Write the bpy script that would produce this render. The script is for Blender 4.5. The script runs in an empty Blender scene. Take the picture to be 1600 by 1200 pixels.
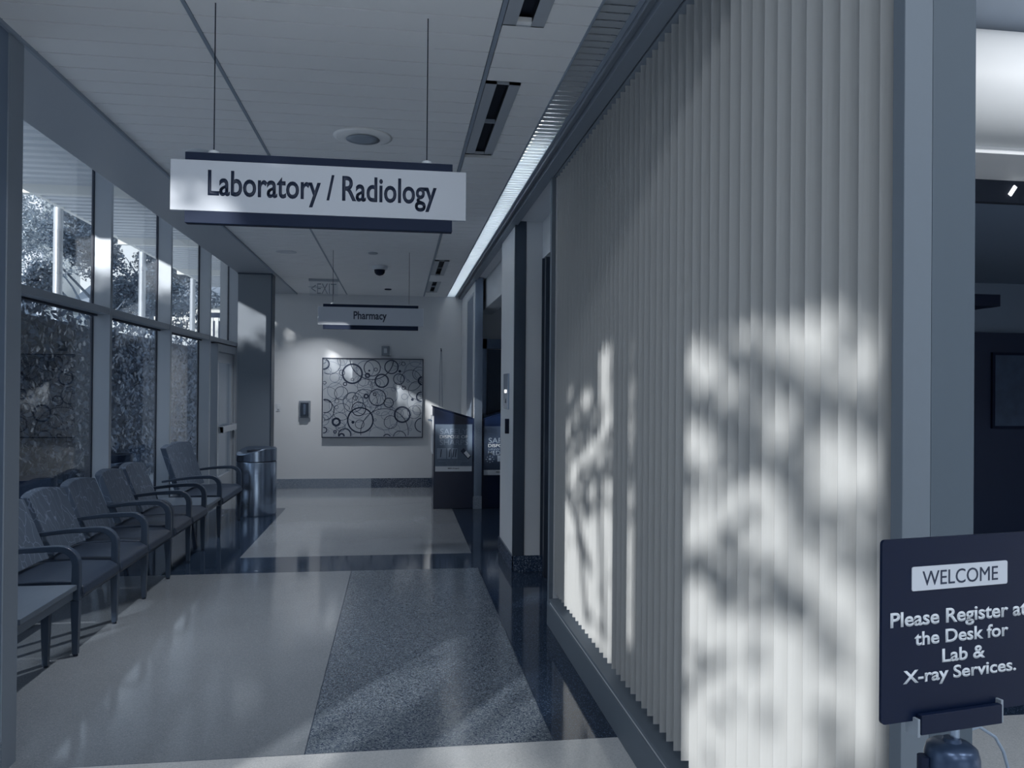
import bpy, bmesh, math, random
from math import radians as R, sin, cos, pi, sqrt
from mathutils import Vector, Matrix

sc = bpy.context.scene
random.seed(7)

# ------------------------------------------------------------------ camera
FPX, CAMH = 1235.0, 1.6
yaw, pitch, roll = math.atan(177 / FPX), math.atan(6.5 / FPX), 0.0085
cam_d = bpy.data.cameras.new('camera')
cam = bpy.data.objects.new('camera', cam_d)
sc.collection.objects.link(cam)
fw = Vector((sin(yaw) * cos(pitch), cos(yaw) * cos(pitch), sin(pitch)))
rt = fw.cross(Vector((0, 0, 1))).normalized()
up = rt.cross(fw)
rt2 = cos(roll) * rt + sin(roll) * up
up2 = -sin(roll) * rt + cos(roll) * up
cam.matrix_world = Matrix.Translation((0, 0, CAMH)) @ Matrix((rt2, up2, -fw)).transposed().to_4x4()
cam_d.sensor_fit = 'HORIZONTAL'
cam_d.sensor_width = 36.0
cam_d.lens = FPX / 1600 * 36.0
cam_d.clip_start = 0.02
cam_d.clip_end = 400
sc.camera = cam

# ------------------------------------------------------------------ world
SUN = Vector((0.67, 1.0, -0.348))
w = bpy.data.worlds.new('sky')
sc.world = w
w.use_nodes = True
nt = w.node_tree
bg = nt.nodes['Background']
tc = nt.nodes.new('ShaderNodeTexCoord')
sep = nt.nodes.new('ShaderNodeSeparateXYZ')
nt.links.new(tc.outputs['Generated'], sep.inputs[0])
cr = nt.nodes.new('ShaderNodeValToRGB')
cr.color_ramp.elements[0].position = 0.0
cr.color_ramp.elements[0].color = (0.80, 0.86, 0.90, 1)
cr.color_ramp.elements[1].position = 0.7
cr.color_ramp.elements[1].color = (0.60, 0.70, 0.84, 1)
nt.links.new(sep.outputs['Z'], cr.inputs[0])
nt.links.new(cr.outputs[0], bg.inputs['Color'])
bg.inputs['Strength'].default_value = 1.1

# ------------------------------------------------------------------ sun
sd = bpy.data.lights.new('sun', 'SUN')
sd.energy = 4.5
sd.color = (1.0, 0.955, 0.90)
sd.angle = R(0.42)
so = bpy.data.objects.new('sun', sd)
so.rotation_euler = SUN.to_track_quat('-Z', 'Y').to_euler()
sc.collection.objects.link(so)

# ------------------------------------------------------------------ exposure
sc.view_settings.view_transform = 'Standard'
sc.view_settings.look = 'None'
sc.view_settings.exposure = 0.5
sc.view_settings.gamma = 1.0
sc.view_settings.use_curve_mapping = False
sc.cycles.max_bounces = 10
sc.cycles.diffuse_bounces = 6
sc.cycles.transparent_max_bounces = 24
sc.cycles.sample_clamp_indirect = 4.0
sc.cycles.use_denoising = True


def area(name, loc, sx, sy, power, col, rot=(0, 0, 0)):
    d = bpy.data.lights.new(name, 'AREA')
    d.shape = 'RECTANGLE'
    d.size, d.size_y, d.energy, d.color = sx, sy, power, col
    o = bpy.data.objects.new(name, d)
    o.location = loc
    o.rotation_euler = rot
    sc.collection.objects.link(o)
    return o


# added fill lights in the unseen lobby (behind the camera), housings built further down
LOBBY_FILL = [(-0.6, -0.6), (-0.6, -3.0), (2.2, -0.6), (2.2, -3.0), (4.8, -0.6)]
for lx, ly in LOBBY_FILL:
    area('lobby_fill_light', (lx, ly, 4.10), 1.15, 0.55, 31, (0.90, 0.95, 1.0))


area('soffit_fill_light', (4.6, 2.75, 3.46), 3.4, 0.10, 20, (0.97, 0.98, 1.0), (R(80), 0, 0))  # added fill outside the view, brightens the curved soffit


# ------------------------------------------------------------------ materials
def srgb(h):
    h = h.lstrip('#')
    c = [int(h[i:i + 2], 16) / 255 for i in (0, 2, 4)]
    return tuple(x / 12.92 if x <= 0.04045 else ((x + 0.055) / 1.055) ** 2.4 for x in c)


def mat(name, col, rough=0.6, metal=0.0, spec=0.5, noise=0.0, nscale=8.0, bump=0.0, emit=None, es=1.0, aniso=None):
    m = bpy.data.materials.new(name)
    m.use_nodes = True
    n = m.node_tree
    b = n.nodes['Principled BSDF']
    c = srgb(col) if isinstance(col, str) else col
    b.inputs['Base Color'].default_value = (*c, 1)
    b.inputs['Roughness'].default_value = rough
    b.inputs['Metallic'].default_value = metal
    b.inputs['Specular IOR Level'].default_value = spec
    if noise or bump:
        t = n.nodes.new('ShaderNodeTexCoord')
        mp = n.nodes.new('ShaderNodeMapping')
        if aniso:
            mp.inputs['Scale'].default_value = aniso
        nz = n.nodes.new('ShaderNodeTexNoise')
        nz.inputs['Scale'].default_value = nscale
        nz.inputs['Detail'].default_value = 4
        n.links.new(t.outputs['Object'], mp.inputs[0])
        n.links.new(mp.outputs[0], nz.inputs['Vector'])
        if noise:
            mx = n.nodes.new('ShaderNodeMix')
            mx.data_type = 'RGBA'
            mx.inputs[6].default_value = (*[x * (1 - noise) for x in c], 1)
            mx.inputs[7].default_value = (*[min(1, x * (1 + noise)) for x in c], 1)
            n.links.new(nz.outputs['Fac'], mx.inputs[0])
            n.links.new(mx.outputs[2], b.inputs['Base Color'])
        if bump:
            bp = n.nodes.new('ShaderNodeBump')
            bp.inputs['Strength'].default_value = bump
            bp.inputs['Distance'].default_value = 0.01
            n.links.new(nz.outputs['Fac'], bp.inputs['Height'])
            n.links.new(bp.outputs[0], b.inputs['Normal'])
    if emit:
        b.inputs['Emission Color'].default_value = (*emit, 1)
        b.inputs['Emission Strength'].default_value = es
    return m


def terrazzo(name, base, chip_d, chip_l, rough, scale=160, amount=0.5):
    m = bpy.data.materials.new(name)
    m.use_nodes = True
    n = m.node_tree
    b = n.nodes['Principled BSDF']
    b.inputs['Roughness'].default_value = rough
    b.inputs['Specular IOR Level'].default_value = 0.5
    t = n.nodes.new('ShaderNodeTexCoord')
    v = n.nodes.new('ShaderNodeTexVoronoi')
    v.inputs['Scale'].default_value = scale
    n.links.new(t.outputs['Object'], v.inputs['Vector'])
    sp = n.nodes.new('ShaderNodeSeparateColor')
    n.links.new(v.outputs['Color'], sp.inputs[0])
    r = n.nodes.new('ShaderNodeValToRGB')
    r.color_ramp.interpolation = 'CONSTANT'
    e = r.color_ramp.elements
    e[0].position = 0
    e[0].color = (*srgb(chip_d), 1)
    e[1].position = 0.18 * amount * 2
    e[1].color = (*srgb(base), 1)
    k = e.new(1 - 0.16 * amount * 2)
    k.color = (*srgb(chip_l), 1)
    n.links.new(sp.outputs[0], r.inputs[0])
    nz = n.nodes.new('ShaderNodeTexNoise')
    nz.inputs['Scale'].default_value = 1.3
    n.links.new(t.outputs['Object'], nz.inputs['Vector'])
    mx = n.nodes.new('ShaderNodeMix')
    mx.data_type = 'RGBA'
    mx.blend_type = 'MULTIPLY'
    mx.inputs[0].default_value = 0.25
    n.links.new(r.outputs[0], mx.inputs[6])
    n.links.new(nz.outputs['Fac'], mx.inputs[7])
    n.links.new(mx.outputs[2], b.inputs['Base Color'])
    return m


def glassmat(name, tint=(0.95, 0.965, 0.975), refl=1.0, ior=1.5):
    m = bpy.data.materials.new(name)
    m.use_nodes = True
    n = m.node_tree
    n.nodes.remove(n.nodes['Principled BSDF'])
    out = n.nodes['Material Output']
    tr = n.nodes.new('ShaderNodeBsdfTransparent')
    tr.inputs[0].default_value = (*tint, 1)
    gl = n.nodes.new('ShaderNodeBsdfGlossy')
    gl.inputs['Roughness'].default_value = 0.0
    gl.inputs['Color'].default_value = (refl, refl, refl, 1)
    fr = n.nodes.new('ShaderNodeFresnel')
    ge = n.nodes.new('ShaderNodeNewGeometry')
    mr = n.nodes.new('ShaderNodeMapRange')   # same reflectance on both faces of the pane
    mr.inputs['To Min'].default_value = ior
    mr.inputs['To Max'].default_value = 1 / ior
    n.links.new(ge.outputs['Backfacing'], mr.inputs['Value'])
    n.links.new(mr.outputs[0], fr.inputs['IOR'])
    mx = n.nodes.new('ShaderNodeMixShader')
    n.links.new(fr.outputs[0], mx.inputs[0])
    n.links.new(tr.outputs[0], mx.inputs[1])
    n.links.new(gl.outputs[0], mx.inputs[2])
    n.links.new(mx.outputs[0], out.inputs['Surface'])
    return m


def fabricmat():
    m = mat('patterned_fabric', '#4a586b', 0.85, bump=0.2, nscale=180)
    n = m.node_tree
    b = n.nodes['Principled BSDF']
    t = n.nodes.new('ShaderNodeTexCoord')
    mp = n.nodes.new('ShaderNodeMapping')
    mp.inputs['Scale'].default_value = (1, 1.5, 0.55)
    mp.inputs['Rotation'].default_value = (0.5, 0, 0)
    v = n.nodes.new('ShaderNodeTexVoronoi')
    v.feature = 'DISTANCE_TO_EDGE'
    v.inputs['Scale'].default_value = 11
    nz = n.nodes.new('ShaderNodeTexNoise')
    nz.inputs['Scale'].default_value = 6
    ad = n.nodes.new('ShaderNodeMix')
    ad.data_type = 'VECTOR'
    ad.inputs[0].default_value = 0.14
    n.links.new(t.outputs['Object'], mp.inputs[0])
    n.links.new(t.outputs['Object'], nz.inputs['Vector'])
    n.links.new(mp.outputs[0], ad.inputs[4])
    n.links.new(nz.outputs['Color'], ad.inputs[5])
    n.links.new(ad.outputs[1], v.inputs['Vector'])
    r = n.nodes.new('ShaderNodeValToRGB')
    r.color_ramp.elements[0].color = (*srgb('#74839a'), 1)
    r.color_ramp.elements[0].position = 0.0
    r.color_ramp.elements[1].color = (*srgb('#4a586b'), 1)
    r.color_ramp.elements[1].position = 0.028
    n.links.new(v.outputs['Distance'], r.inputs[0])
    n.links.new(r.outputs[0], b.inputs['Base Color'])
    return m


def leafmat(name, a, b_, rough=0.45):
    m = mat(name, a, rough, noise=0)
    n = m.node_tree
    b = n.nodes['Principled BSDF']
    t = n.nodes.new('ShaderNodeTexCoord')
    nz = n.nodes.new('ShaderNodeTexNoise')
    nz.inputs['Scale'].default_value = 7
    r = n.nodes.new('ShaderNodeValToRGB')
    r.color_ramp.elements[0].position = 0.35
    r.color_ramp.elements[0].color = (*srgb(a), 1)
    r.color_ramp.elements[1].position = 0.65
    r.color_ramp.elements[1].color = (*srgb(b_), 1)
    n.links.new(t.outputs['Object'], nz.inputs['Vector'])
    n.links.new(nz.outputs['Fac'], r.inputs[0])
    n.links.new(r.outputs[0], b.inputs['Base Color'])
    return m


def louvermat():
    m = mat('louver_acrylic', '#c6ccd2', 0.4)
    n = m.node_tree
    b = n.nodes['Principled BSDF']
    t = n.nodes.new('ShaderNodeBsdfTranslucent')
    t.inputs[0].default_value = (0.75, 0.78, 0.8, 1)
    mx = n.nodes.new('ShaderNodeMixShader')
    mx.inputs[0].default_value = 0.45
    n.links.new(b.outputs[0], mx.inputs[1])
    n.links.new(t.outputs[0], mx.inputs[2])
    n.links.new(mx.outputs[0], n.nodes['Material Output'].inputs['Surface'])
    return m


M = dict(
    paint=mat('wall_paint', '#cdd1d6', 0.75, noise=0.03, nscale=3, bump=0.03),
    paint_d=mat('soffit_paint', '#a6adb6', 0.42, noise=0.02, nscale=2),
    tile=mat('ceiling_plank', '#eceef0', 0.6, noise=0.03, nscale=2.5),
    black=mat('shadow_gap', '#142032', 0.8),
    track=mat('ceiling_track', '#8d99a8', 0.5),
    terr_l=terrazzo('terrazzo_light', '#838a92', '#787f88', '#8f959d', 0.10, 230, 0.4),
    terr_s=terrazzo('terrazzo_speckled', '#646f7b', '#38445a', '#87909b', 0.16, 170, 0.6),
    terr_d=terrazzo('terrazzo_dark', '#26354a', '#152236', '#56657a', 0.08, 260, 0.35),
    zinc=mat('zinc_strip', '#2b3a50', 0.4, 0.6),
    granite=terrazzo('granite_base', '#33445d', '#16243a', '#8a98ac', 0.25, 190, 0.5),
    granite_l=terrazzo('granite_base_light', '#8894a4', '#6f7d90', '#a6afbb', 0.25, 190, 0.5),
    alu=mat('anodised_aluminium', '#a2aab4', 0.38, 0.35, noise=0.02),
    alu_d=mat('window_gasket', '#0f1d33', 0.6),
    steel=mat('brushed_steel', '#95a5ba', 0.24, 0.92, noise=0.05, nscale=5, aniso=(14, 14, 0.4), bump=0.02),
    steel_d=mat('dark_brushed_steel', '#4a5564', 0.38, 0.75, noise=0.08, nscale=3, aniso=(1, 1, 0.3)),
    vane=mat('vinyl_vane', '#aaadaf', 0.62, noise=0.05, nscale=9, aniso=(6, 6, 0.25), bump=0.1),
    frame=mat('window_frame_paint', '#808a96', 0.5),
    signw=mat('sign_face', '#b6bdc8', 0.5),
    signd=mat('sign_rail', '#15233c', 0.6, spec=0.2),
    ink=mat('sign_ink', '#18263f', 0.5),
    navy=mat('navy_plastic', '#06142e', 0.42, spec=0.22),
    navy2=mat('bin_panel', '#081936', 0.28, noise=0.1, nscale=2),
    vinyl=mat('seat_vinyl', '#293547', 0.42, bump=0.08, nscale=60),
    wood=mat('dark_wood', '#323f51', 0.3, noise=0.15, nscale=6, aniso=(12, 2, 2)),
    wood_l=mat('table_laminate', '#576372', 0.32, noise=0.12, nscale=4, aniso=(8, 1, 2)),
    fabric=fabricmat(),
    glass=glassmat('window_glass'),
    glass_t=glassmat('tinted_window_glass', (0.80, 0.84, 0.88), 1.0, 1.7),
    clear=glassmat('clear_acrylic', (0.95, 0.96, 0.97), 1.0, 1.25),
    lamp=mat('lamp_lens', '#e8ecef', 0.5, emit=(0.95, 0.98, 1.0), es=1.0),
    tube=mat('fluorescent_tube', '#ffffff', 0.5, emit=(1.0, 1.0, 0.96), es=15.0),
    louver=louvermat(),
    canvas=mat('art_canvas', '#9da5af', 0.6, noise=0.1, nscale=14),
    ring=mat('art_ring', '#1d2c45', 0.6),
    ring2=mat('art_ring_faint', '#4d5d73', 0.6),
    poster=mat('poster_face', '#56667a', 0.5),
    poster_d=mat('poster_dark_face', '#21334c', 0.5),
    pale=mat('pale_ink', '#c3cad3', 0.6),
    dim=mat('dim_ink', '#7f8ea1', 0.6),
    white=mat('white_plastic', '#c9cfd6', 0.45),
    leaf1=leafmat('leaf_mid', '#5e6f80', '#aeb9c1'),
    leaf2=leafmat('leaf_dark', '#22344a', '#5c6e80'),
    ivy=leafmat('ivy_leaf', '#1d2f47', '#5e7087', 0.35),
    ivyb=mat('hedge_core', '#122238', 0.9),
    bark=mat('bark', '#6d7a8a', 0.9, noise=0.2, nscale=12),
    render=mat('white_render', '#dfe1df', 0.8, noise=0.03),
    shingle=mat('roof_shingle', '#8792a0', 0.8, noise=0.15, nscale=5, aniso=(1, 1, 14)),
    deck=mat('metal_deck', '#c0c6cd', 0.5, 0.1),
    pave=mat('paving', '#bcc2c8', 0.8, noise=0.06, nscale=3),
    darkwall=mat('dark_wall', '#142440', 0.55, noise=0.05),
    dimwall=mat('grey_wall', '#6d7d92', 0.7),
    coat=mat('curved_soffit', '#d5d8da', 0.5),
)


# ------------------------------------------------------------------ mesh builder
class MB:
    def __init__(self):
        self.bm = bmesh.new()
        self.mi = 0

    def _tag(self, faces):
        for f in faces:
            f.material_index = self.mi

    def box(self, x0, x1, y0, y1, z0, z1):
        v = [self.bm.verts.new(p) for p in
             [(x0, y0, z0), (x1, y0, z0), (x1, y1, z0), (x0, y1, z0), (x0, y0, z1), (x1, y0, z1), (x1, y1, z1), (x0, y1, z1)]]
        fs = [self.bm.faces.new([v[i] for i in q]) for q in
              [(0, 3, 2, 1), (4, 5, 6, 7), (0, 1, 5, 4), (1, 2, 6, 5), (2, 3, 7, 6), (3, 0, 4, 7)]]
        self._tag(fs)
        return self

    def poly(self, pts):
        f = self.bm.faces.new([self.bm.verts.new(p) for p in pts])
        self._tag([f])
        return self

    def prism(self, pts, axis, a, b):
        """extrude a 2D outline along an axis (0,1,2) from a to b"""
        def P3(p, t):
            q = list(p)
            q.insert(axis, t)
            return tuple(q)
        va = [self.bm.verts.new(P3(p, a)) for p in pts]
        vb = [self.bm.verts.new(P3(p, b)) for p in pts]
        n = len(pts)
        fs = [self.bm.faces.new(va), self.bm.faces.new(vb[::-1])]
        for i in range(n):
            j = (i + 1) % n
            fs.append(self.bm.faces.new([va[i], vb[i], vb[j], va[j]]))
        self._tag(fs)
        return self

    def cyl(self, c, r, h, axis=2, seg=32, r2=None):
        r2 = r if r2 is None else r2
        va, vb = [], []
        for i in range(seg):
            a = 2 * pi * i / seg
            for lst, rr, t in ((va, r, 0), (vb, r2, h)):
                q = [rr * cos(a), rr * sin(a)]
                q.insert(axis, t)
                lst.append(self.bm.verts.new((c[0] + q[0], c[1] + q[1], c[2] + q[2])))
        fs = [self.bm.faces.new(va), self.bm.faces.new(vb)]
        for i in range(seg):
            j = (i + 1) % seg
            fs.append(self.bm.faces.new([va[i], vb[i], vb[j], va[j]]))
        self._tag(fs)
        return self

    def lathe(self, prof, c=(0, 0, 0), seg=40):
        rings = []
        for r, z in prof:
            rings.append([self.bm.verts.new((c[0] + r * cos(2 * pi * i / seg), c[1] + r * sin(2 * pi * i / seg), c[2] + z))
                          for i in range(seg)])
        fs = []
        for a, b in zip(rings, rings[1:]):
            for i in range(seg):
                j = (i + 1) % seg
                fs.append(self.bm.faces.new([a[i], a[j], b[j], b[i]]))
        fs.append(self.bm.faces.new(rings[0]))
        fs.append(self.bm.faces.new(rings[-1]))
        self._tag(fs)
        return self

    def tube(self, pts, r, seg=8):
        """round tube; r is a number or one radius per point"""
        pts = [Vector(p) for p in pts]
        rs = r if isinstance(r, (list, tuple)) else [r] * len(pts)
        rings = []
        ref = None
        for i, p in enumerate(pts):
            d = (pts[min(i + 1, len(pts) - 1)] - pts[max(i - 1, 0)]).normalized()
            if ref is None:
                ref = d.orthogonal().normalized()
            ref = (ref - d * ref.dot(d)).normalized()
            b = d.cross(ref)
            rings.append([self.bm.verts.new(p + (ref * cos(2 * pi * k / seg) + b * sin(2 * pi * k / seg)) * rs[i]) for k in range(seg)])
        fs = [self.bm.faces.new(rings[0]), self.bm.faces.new(rings[-1])]
        for a, b in zip(rings, rings[1:]):
            for k in range(seg):
                j = (k + 1) % seg
                fs.append(self.bm.faces.new([a[k], a[j], b[j], b[k]]))
        self._tag(fs)
        return self

    def strip(self, path, w0, w1, th):
        """flat bent bar: path in the XZ plane, from y=w0 to w1, thickness th (number or list)"""
        pts = [Vector((p[0], p[1])) for p in path]
        n = len(pts)
        ths = th if isinstance(th, (list, tuple)) else [th] * n
        out, inn = [], []
        for i, p in enumerate(pts):
            d = (pts[min(i + 1, n - 1)] - pts[max(i - 1, 0)]).normalized()
            nn = Vector((-d.y, d.x))
            out.append(p + nn * ths[i] / 2)
            inn.append(p - nn * ths[i] / 2)
        rings = []
        for o, q in zip(out, inn):
            rings.append([self.bm.verts.new((o.x, w0, o.y)), self.bm.verts.new((o.x, w1, o.y)),
                          self.bm.verts.new((q.x, w1, q.y)), self.bm.verts.new((q.x, w0, q.y))])
        fs = [self.bm.faces.new(rings[0]), self.bm.faces.new(rings[-1])]
        for a, b in zip(rings, rings[1:]):
            for k in range(4):
                j = (k + 1) % 4
                fs.append(self.bm.faces.new([a[k], a[j], b[j], b[k]]))
        self._tag(fs)
        return self

    def quad(self, c, s, nrm, spin):
        n = Vector(nrm).normalized()
        a = n.orthogonal().normalized()
        b = n.cross(a)
        u = a * cos(spin) + b * sin(spin)
        v = n.cross(u)
        c = Vector(c)
        vs = [self.bm.verts.new(c + u * s), self.bm.verts.new(c + v * s * 0.5), self.bm.verts.new(c - u * s),
              self.bm.verts.new(c - v * s * 0.5)]
        self._tag([self.bm.faces.new(vs)])

    def build(self, name, mats, parent=None, bevel=0.0, smooth=False, recalc=True, origin=None):
        if recalc:
            bmesh.ops.recalc_face_normals(self.bm, faces=self.bm.faces)
        me = bpy.data.meshes.new(name)
        if origin:
            bmesh.ops.translate(self.bm, verts=self.bm.verts, vec=[-x for x in origin])
        self.bm.to_mesh(me)
        self.bm.free()
        for m in (mats if isinstance(mats, (list, tuple)) else [mats]):
            me.materials.append(m)
        if smooth:
            for p in me.polygons:
                p.use_smooth = True
        o = bpy.data.objects.new(name, me)
        if origin:
            o.location = origin
        sc.collection.objects.link(o)
        if parent:
            o.parent = parent
        if bevel:
            b = o.modifiers.new('bevel', 'BEVEL')
            b.width = bevel
            b.segments = 3
            b.limit_method = 'ANGLE'
            b.angle_limit = R(40)
            o.data.shade_smooth() if hasattr(o.data, 'shade_smooth') else None
            b.harden_normals = True
        return o


def smooth_angle(o, deg=35):
    me = o.data
    for p in me.polygons:
        p.use_smooth = True
    me.set_sharp_from_angle(angle=R(deg))


def tag(o, label=None, cat=None, group=None, kind=None):
    if label:
        o['label'] = label
    if cat:
        o['category'] = cat
    if group:
        o['group'] = group
    if kind:
        o['kind'] = kind
    return o


def empty(name, loc, rz=0.0):
    o = bpy.data.objects.new(name, None)
    o.location = loc
    o.rotation_euler = (0, 0, rz)
    o.empty_display_size = 0.1
    sc.collection.objects.link(o)
    return o


def struct(o):
    o['kind'] = 'structure'
    return o


def copy_tree(o, parent=None):
    c = o.copy()
    sc.collection.objects.link(c)
    if parent:
        c.parent = parent
    for ch in [x for x in bpy.data.objects if x.parent == o]:
        copy_tree(ch, c)
    return c


def text(name, body, m, width, height, parent, loc, rot=(pi / 2, 0, 0), bold=0.0, ext=0.0008, align='CENTER', spacing=1.0, label=None):
    """lettering as a mesh, fitted to a width x height box centred on loc (local to parent)"""
    cu = bpy.data.curves.new(name, 'FONT')
    cu.body = body
    cu.align_x = align
    cu.offset = bold
    cu.extrude = 0.0
    cu.space_character = spacing
    cu.resolution_u = 4
    tmp = bpy.data.objects.new('tmp', cu)
    sc.collection.objects.link(tmp)
    dg = bpy.context.evaluated_depsgraph_get()
    me = bpy.data.meshes.new_from_object(tmp.evaluated_get(dg))
    bpy.data.objects.remove(tmp)
    bpy.data.curves.remove(cu)
    xs = [v.co.x for v in me.vertices]
    ys = [v.co.y for v in me.vertices]
    cx, cy = (min(xs) + max(xs)) / 2, (min(ys) + max(ys)) / 2
    sx = width / (max(xs) - min(xs)) if width else 1
    sy = height / (max(ys) - min(ys)) if height else sx
    for v in me.vertices:
        v.co = ((v.co.x - cx) * sx, (v.co.y - cy) * sy, 0)
    bm = bmesh.new()
    bm.from_mesh(me)
    r = bmesh.ops.extrude_face_region(bm, geom=bm.faces[:])
    bmesh.ops.translate(bm, vec=(0, 0, ext), verts=[g for g in r['geom'] if isinstance(g, bmesh.types.BMVert)])
    bmesh.ops.recalc_face_normals(bm, faces=bm.faces)
    bm.to_mesh(me)
    bm.free()
    me.name = name
    me.materials.clear()
    me.materials.append(m)
    o = bpy.data.objects.new(name, me)
    o.location = loc
    o.rotation_euler = rot
    sc.collection.objects.link(o)
    o.parent = parent
    if label:
        o['label'] = label
    return o


# ------------------------------------------------------------------ key dimensions
ZC = 3.06          # tile ceiling
XW = 1.02          # right corridor wall face
XG = -2.47         # inner face of the window mullions
YF = 12.75         # far wall
XL = -1.60         # left edge of tile ceiling

# ================================================================== SETTING
# floor: terrazzo fields laid out by rectangles
xs = [-2.62, -1.45, -0.393, -0.389, 0.69, 0.708, 0.712, 1.02, 3.2, 7.5]
ys = [-6.0, 3.534, 3.538, 7.008, 7.012, 7.055, 7.635, 7.64, 10.7, YF + 0.1]
b = MB()
for i in range(len(xs) - 1):
    for j in range(len(ys) - 1):
        cx, cy = (xs[i] + xs[i + 1]) / 2, (ys[j] + ys[j + 1]) / 2
        k = 0
        if cx > 0.712:
            k = 2 if cx < 3.2 else 0
            if cy < 0:
                k = 0
        elif -0.389 < cx < 0.708 and 3.538 < cy < 7.008:
            k = 1
        elif 7.008 < cy < 7.64:
            k = 2
        elif cx < -1.45 and 7.64 < cy < 10.7:
            k = 2
        if (0.708 < cx < 0.712 or -0.393 < cx < -0.389) and 3.534 < cy < 7.012:
            k = 3
        if (3.534 < cy < 3.538) and cx < 0.712:
            k = 3
        if cy < 3.534 and k == 0:
            k = 4  # near floor lightened in colour, standing for sunlight and for bounce
        b.mi = k
        b.poly([(xs[i], ys[j], 0), (xs[i + 1], ys[j], 0), (xs[i + 1], ys[j + 1], 0), (xs[i], ys[j + 1], 0)])
fl = b.build('floor', [M['terr_l'], M['terr_s'], M['terr_d'], M['zinc'],
                     terrazzo('terrazzo_sunlit_tone', '#c9cccf', '#bcc0c4', '#d5d7d9', 0.14, 230, 0.4)], recalc=False)
struct(fl)
bpy.context.view_layer.update()

# tile ceiling: linear planks with open joints, dark void above
b = MB()
y = 2.0
while y < YF - 0.02:
    y1 = min(y + 0.1535, YF)
    for x0, x1 in ((XL + 0.015, -0.835), (-0.815, 0.375), (0.40, 0.745)):
        if x0 == 0.40:
            hole = None
            for a, c in ((1.9, 3.14), (3.74, 4.90), (9.13, 10.31), (10.93, 12.12)):
                if y + 0.07 > a and y + 0.07 < c:
                    hole = 1
            if hole:
                x0 = 0.568
        b.box(x0, x1, y + 0.0065, y1, ZC, ZC + 0.02)
    y += 0.157
cl = b.build('ceiling', M['tile'])
struct(cl)
b = MB()
b.mi = 0
b.box(XL - 0.4, 0.74, 2.0, YF, ZC + 0.06, ZC + 0.10)
struct(b.build('ceiling_void', M['black']))
b = MB()
for x0, x1 in ((-0.833, -0.817), (0.378, 0.396)):
    b.box(x0, x1, 2.0, YF, ZC - 0.002, ZC + 0.02)
b.box(XL - 0.002, XL + 0.015, 2.0, YF, ZC - 0.018, ZC + 0.03)
struct(b.build('trim_1', M['track']))

# gypsum soffit strip by the windows, raised pocket and roof above
b = MB()
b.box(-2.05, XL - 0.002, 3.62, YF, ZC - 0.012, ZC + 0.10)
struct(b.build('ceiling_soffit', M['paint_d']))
b = MB()
b.box(-2.07, -2.05, 3.62, YF, ZC, 3.72)
b.box(-2.75, -2.05, 2.15, YF + 0.1, 3.70, 3.80)
struct(b.build('trim_2', M['paint']))
b = MB()
b.box(-2.78, 7.6, 2.0, YF + 0.3, 4.3, 4.5)
b.box(-2.78, 7.6, -6.1, 2.0, 4.3, 4.5)
b.box(-2.6, 7.5, 1.9, 2.0, ZC, 4.3)
struct(b.build('ceiling_roof', M['paint']))

# left near pier (wall return beside the camera)
b = MB()
b.box(-2.75, -1.6, 2.15, 3.62, 0, 4.3)
struct(b.build('wall_left', M['dimwall']))
b = MB()
b.box(-1.6, -1.594, 3.50, 3.626, 0, ZC)
b.box(-2.05, -1.6, 3.62, 3.626, 0, ZC)
struct(b.build('trim_3', M['frame']))
b = MB()
b.box(-1.6, -1.590, 2.16, 3.495, 0, 0.145)
struct(b.build('baseboard_left', M['granite_l'], bevel=0.003))

# far wall
b = MB()
b.box(-2.75, 1.5, YF, YF + 0.15, 0, 3.9)
struct(b.build('wall_back', M['paint']))
b = MB()
b.mi = 0
b.box(-1.98, -0.42, YF - 0.012, YF, 0, 0.15)
b.mi = 1
b.box(-0.42, 1.0, YF - 0.012, YF, 0, 0.15)
struct(b.build('baseboard_back', [M['granite_l'], M['granite']]))

# stub pier at the end of the window row, steel-edged
b = MB()
b.box(-2.045, -1.635, 10.5, 10.74, 0, ZC - 0.012)
struct(b.build('wall_stub', mat('pier_laminate', '#6d7783', 0.55, noise=0.04, nscale=2)))
b = MB()
b.box(-1.637, -1.622, 10.494, 10.75, 0, ZC - 0.012)
b.box(-2.05, -1.62, 10.492, 10.502, ZC - 0.03, ZC - 0.012)
struct(b.build('trim_4', M['steel_d'], bevel=0.002))

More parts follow.
